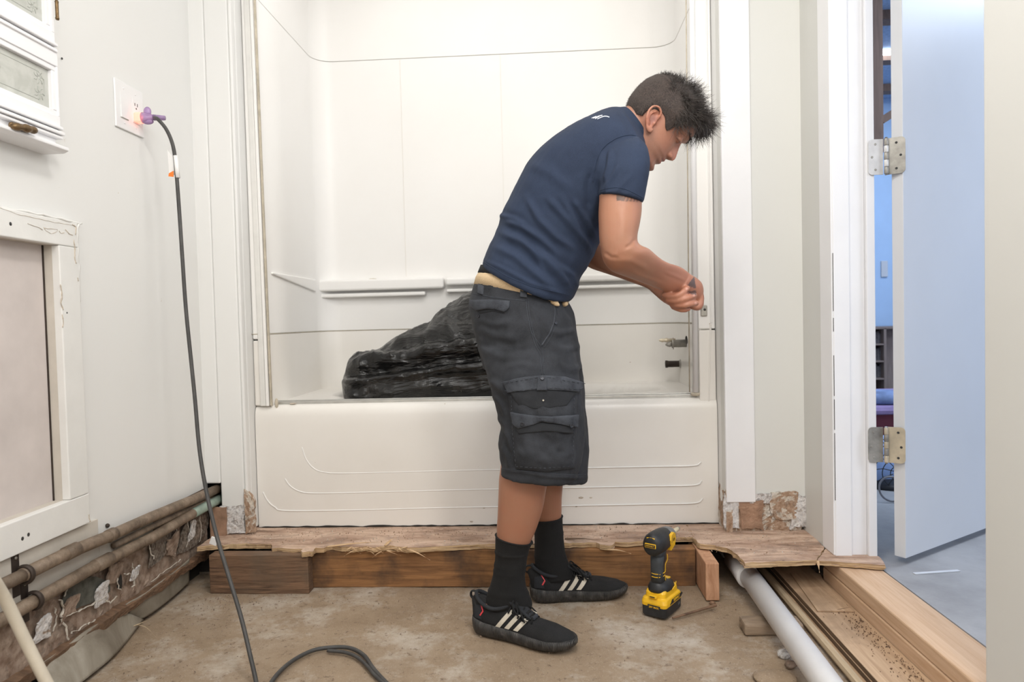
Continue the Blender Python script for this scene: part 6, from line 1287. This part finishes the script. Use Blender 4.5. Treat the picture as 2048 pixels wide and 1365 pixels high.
# ---- sneakers
def shoe(S, name_label):
    o = empty('shoe', tuple(S['o']-MO), S['a']); o.parent = man; o['label'] = name_label
    xs = [0, .006, .018, .045, .10, .15, .19, .225, .255, .28, .296, .303]; sw = [.016, .024, .033, .038, .036, .039, .046, .049, .046, .037, .022, .008]
    zb = [.014, .007, .002, .0, .0, .0, .0, .001, .004, .009, .014, .018]; zt = [.045, .044, .042, .038, .034, .031, .029, .028, .028, .030, .031, .030]
    X = np.linspace(0, .303, 60); I = lambda a: np.interp(X, xs, a); w_, b_, t_ = I(sw), I(zb), I(zt); mb = MB(); rings = []
    for x, w, b, t in zip(X, w_, b_, t_):
        x_ = x-.150; bul = .002*math.sin(x*420) if x > .16 else .001*math.sin(x*420)
        rings.append([(x, y, z) for y, z in ((-w*.88, b), (-w-.001-bul*.3, b+(t-b)*.25), (-w-.0025-bul*.3, b+(t-b)*.6), (-w, t), (0, t+.002), (w, t), (w+.0025, b+(t-b)*.6), (w+.001, b+(t-b)*.25), (w*.88, b), (0, b))])
    mb.loft(rings); mb.build('sole', 'shoe_sole', o)
    uh = [.085, .094, .100, .094, .084, .086, .082, .070, .060, .052, .043, .034]; ux = [0, .006, .018, .045, .07, .095, .125, .155, .19, .235, .275, .298]
    uw = [.014, .022, .029, .034, .034, .034, .034, .036, .041, .045, .034, .010]; mb = MB(); rings = []
    X = np.linspace(.002, .298, 70); zz_ = np.interp(X, ux, uh); ww = np.interp(X, ux, uw); tt = np.interp(X, xs, zt)
    for x, z, w, t in zip(X, zz_, ww, tt):
        h = z-t+.006; r = []
        topn = .70 if x < .11 else .70+.15*min(1, (x-.11)/.1)
        for k in range(22):
            a = math.pi*k/21; c_, s_ = math.cos(a), math.sin(a); y = w*math.copysign(abs(c_)**.62, c_)*(1-(1-topn)*s_**1.5*(1 if x < .2 else .8)); r.append((x-.010*(1-x/.05)*(s_**2) if x < .05 else x, y, t-.006+h*s_**.75))
        rings.append(r)
    mb.loft(rings); V = np.array(mb.v); up = mb.build('upper', 'black_knit', o)
    b2 = BVHTree.FromPolygons([Vector(q) for q in V], [tuple(f) for f in mb.f])
    def sp(x, z, side=-1, off=.0005):
        h = b2.ray_cast(Vector((x, side*.12, z)), Vector((0, -side, 0)))
        if h[0] is None: return np.array((x, side*.03, z))
        return np.array(h[0])+np.array((0, side*off, 0))
    def side_patch(P, name, mat, parent, t=.0012, side=-1, n=12):
        a, b, c, d = map(np.array, P); mb = MB(); g = []; g2 = []
        for j in range(n):
            for i in range(6):
                u, v = i/5, j/(n-1); q = (a*(1-u)+b*u)*(1-v)+(d*(1-u)+c*u)*v; g.append(sp(q[0], q[1], side, t)); g2.append(sp(q[0], q[1], side, -.002))
        m6 = 6; f = []; o_ = len(g)
        for j in range(n-1):
            for i in range(5): A = j*m6+i; f += [(A, A+1, A+m6+1, A+m6), (o_+A, o_+A+m6, o_+A+m6+1, o_+A+1)]
        for i in range(5): f.append((i, o_+i, o_+i+1, i+1)); A = (n-1)*m6+i; f.append((A, A+1, o_+A+1, o_+A))
        for j in range(n-1): A = j*m6; f.append((A, A+m6, o_+A+m6, o_+A)); A = j*m6+5; f.append((A, o_+A, o_+A+m6, A+m6))
        mb.add(g+g2, f); return mb.build(name, mat, parent)
    for k in range(3):
        x0 = .083+.027*k; z1 = (.081, .077, .068)[k]; dx = (.036, .034, .028)[k]
        for sd in (-1, 1): side_patch(((x0, .036), (x0+.0135, .035), (x0+dx+.0125, z1-.003), (x0+dx, z1)), 'side_stripe', 'stripe', up, side=sd)
    side_patch(((.010, .046), (.040, .046), (.034, .080), (.012, .078)), 'heel_panel', 'charcoal_dark', up, .0010)
    for P in (((.032, .056), (.036, .055), (.044, .067), (.041, .069)), ((.041, .067), (.044, .067), (.034, .084), (.031, .083))): side_patch(P, 'heel_accent', 'shoe_red', up, .0022)
    # heel loop, collar rim, tongue, laces
    mb = MB(); mb.tube(spline([(.002, 0, .080), (-.012, 0, .090), (-.010, 0, .104), (.004, 0, .106)], 5), .0022, 8, flat=2.6, up=(0, 1, 0)); mb.build('heel_loop', 'black_knit', up)
    mb = MB(); P = [(.064+.056*math.cos(t), .030*math.sin(t), .090+.010*math.cos(2*t)+.006*math.cos(t)*-1) for t in np.linspace(0, 2*math.pi, 33)]; mb.tube(P, .0055, 10, cap=False); mb.build('collar', 'charcoal_dark', up)
    mb = MB(); mb.loft([[(x, y, z) for y in (-.018, 0, .018) for z in (zc_,)]+[(x+.002, y, zc_+.006) for y in (.018, 0, -.018)] for x, zc_ in ((.180, .062), (.155, .075), (.130, .088), (.108, .104), (.098, .115))]); mb.build('tongue', 'charcoal_dark', up, bevel=.002)
    mb = MB(); mb.box(.168, .190, -.012, .012, .062, .072); mb.build('tongue_label', 'charcoal_edge', up, bevel=.003)
    la = empty('laces'); la.parent = o
    for k in range(5):
        x = .118+.014*k; z = np.interp(x, ux, uh)+.003; mb = MB()
        mb.tube(spline([(x, -.026, z-.012), (x+.004, -.012, z+.003), (x+.008, .004, z+.004), (x+.012, .024, z-.010)], 5), .0022, 8); mb.tube(spline([(x, .026, z-.012), (x+.004, .012, z+.004), (x+.008, -.004, z+.005), (x+.012, -.024, z-.010)], 5), .0022, 8); mb.build('lace', 'black_sock', la)
    for sg in (-1, 1):
        mb = MB(); mb.tube(spline([(.126, 0, .099), (.130, sg*.020, .104), (.142, sg*.038, .092), (.152, sg*.034, .080), (.140, sg*.018, .094), (.128, 0, .100)], 6), .0024, 8)
        mb.tube(spline([(.126, 0, .100), (.142, sg*.014, .096), (.160, sg*.028, .078), (.172, sg*.036, .062)], 6), .0022, 8); mb.build('bow', 'black_sock', la)
    mb = MB(); mb.ell((.127, 0, .100), (.007, .008, .006)); mb.build('knot', 'black_sock', la)
    return o
shoe(NS, 'black sneaker with three pale stripes, nearer the camera'); shoe(FS, 'black sneaker with three pale stripes, farther from the camera')

# ---- hair
hair = empty('hair', (0, 0, 0)); hair.parent = man; hair['label'] = 'dark hair, clipped short at the sides and long and tousled on top'
def umin(x, s=0):
    return np.interp(x, [-.11, -.045, -.030, -.018, .0, .012, .022, .032, .041, .047, .055, .072, .085, .1], [-.022, -.030, -.024, .010, .016, .014, .006, -.002, -.004, .026, .050, .078, .086, .088])
mb = MB(); nt, nk = 150, 46; G = []
for i in range(nt):
    th = 2*math.pi*i/nt; u = .03
    for _ in range(6): u = umin(headpt(u, th, 0, False)[0])
    G.append([hw(*headpt(u+(.1248-u)*(k/(nk-1))**.9, th, .0045+.003*min(1, k/6), False))-MO for k in range(nk)])
A = np.array(G).transpose(1, 0, 2); inner = [[hw(*headpt(.0, 0))-MO]*nt]
mb.loft([list(r) for r in A], cap=False); v = np.array(mb.v); mb.v = [tuple(q) for q in v+.0006*np.stack([fbm(v, 200, 2)]*3, -1)]
mb.loft([list(A[0]), [hw(*headpt(.03, 2*math.pi*i/nt, -.004, False))*0+(np.array(A[0][i])*1-(A[0][i]-(HC-MO))*.07) for i in range(nt)]], cap=False)
mb.build('short_sides', 'hair_short', hair)
rr = np.random.RandomState(11)
def strands(mb, roots, L, dirf, r0, segs=6, curl=.3, grav=.35):
    for (u, th) in roots:
        p0 = hw(*headpt(u, th, .003, False)); c = hw(.0, 0, .03); nrm = (p0-c)/np.linalg.norm(p0-c); ln = L(u, th); d = dirf(p0, nrm, u, th); d = d/np.linalg.norm(d); P = [p0]; cv = rr.normal(0, 1, 3)*curl
        for k in range(segs):
            d = d+cv/segs*1.4+np.array((0, 0, -grav/segs)); d += nrm*max(0, .25-(d @ nrm))*.25*(k < 3)
            d /= np.linalg.norm(d); P.append(P[-1]+d*ln/segs)
        P = np.array(P)-MO; t = P[-1]-P[0]; t /= np.linalg.norm(t)+1e-9; a = np.cross(t, nrm); a /= np.linalg.norm(a)+1e-9; b = np.cross(t, a); o = len(mb.v); n = len(P)
        for k in range(n):
            r = r0*(1-.85*(k/(n-1))**1.5)
            for m_ in range(3): w = 2*math.pi*m_/3; mb.v.append(tuple(P[k]+r*(math.cos(w)*a+math.sin(w)*b)))
        for k in range(n-1):
            for m_ in range(3): mb.f.append((o+k*3+m_, o+k*3+(m_+1) % 3, o+k*3+3+(m_+1) % 3, o+k*3+3+m_)); mb.sm.append(True)
def pick(n, ok):
    out = []
    while len(out) < n:
        u, th = rr.uniform(-.04, .124), rr.uniform(0, 2*math.pi); x, y, _ = headpt(u, th, 0, False)
        if ok(x, y, u): out.append((u, th))
    return out
top_ok = lambda x, y, u: u > umin(x)+.004 and (u > .092-.8*max(0, x+.050) or (x > .035 and u > .050))
def clump(p0, k=1.0):
    q_ = np.array([p0]); return np.array([vnoise(q_+3, 42)[0], vnoise(q_+11, 42)[0], vnoise(q_+23, 42)[0]])*k
def td(p0, nrm, u, th):
    x = (p0-HC) @ FV; g_ = np.clip((x+.05)/.12, 0, 1)
    return nrm*(.62-.25*g_)+FV*(.25+.75*g_)+UV*(.25-.2*g_)+clump(p0, .95)+rr.normal(0, .16, 3)
mb = MB(); strands(mb, pick(4600, top_ok), lambda u, th: rr.uniform(.55, 1)*(.020+.036*np.clip((headpt(u, th, 0, False)[0]+.06)/.05, 0, 1)), td, .0006, 7, .6, .45); mb.build('top_locks', 'hair_strand', hair)
fr_ok = lambda x, y, u: x > .050 and u > umin(x)+.002 and u < .118
fd = lambda p0, nrm, u, th: nrm*.35+FV*.40+np.array((.45, 0, .05))+clump(p0, .8)+rr.normal(0, .14, 3)
mb = MB(); strands(mb, pick(1300, fr_ok), lambda u, th: rr.uniform(.045, .078), fd, .0006, 9, .9, 1.5); mb.build('fringe', 'hair_strand', hair)
sd_ok = lambda x, y, u: u > umin(x)+.001 and not top_ok(x, y, u)
mb = MB(); strands(mb, pick(5200, sd_ok), lambda u, th: rr.uniform(.004, .009), lambda p0, nrm, u, th: nrm*.8-UV*.5+rr.normal(0, .25, 3), .00035, 2, .1, .1); mb.build('clipped_hair', 'hair_strand', hair)
mb = MB()
bro = []
for k in range(170):
    s = rr.choice((-1, 1)); y = rr.uniform(.008, .040); u = .0375+.004*min(1, (y-.01)/.03)+rr.normal(0, .0022); p0 = hw(np.interp(u, _u, _f)*(1-1.2*(y/.075)**2.4*.5)+.0035-.6*max(0, y-.02)*.5, s*y, u)
    d = UV*.3+SV*s*.7+FV*.25+rr.normal(0, .15, 3); d /= np.linalg.norm(d); mb.tube([p0-MO, p0+d*.004-MO, p0+d*.0075-MO], [.0005, .0004, .0001], 3)
mb.build('eyebrows', 'hair_strand', hair)
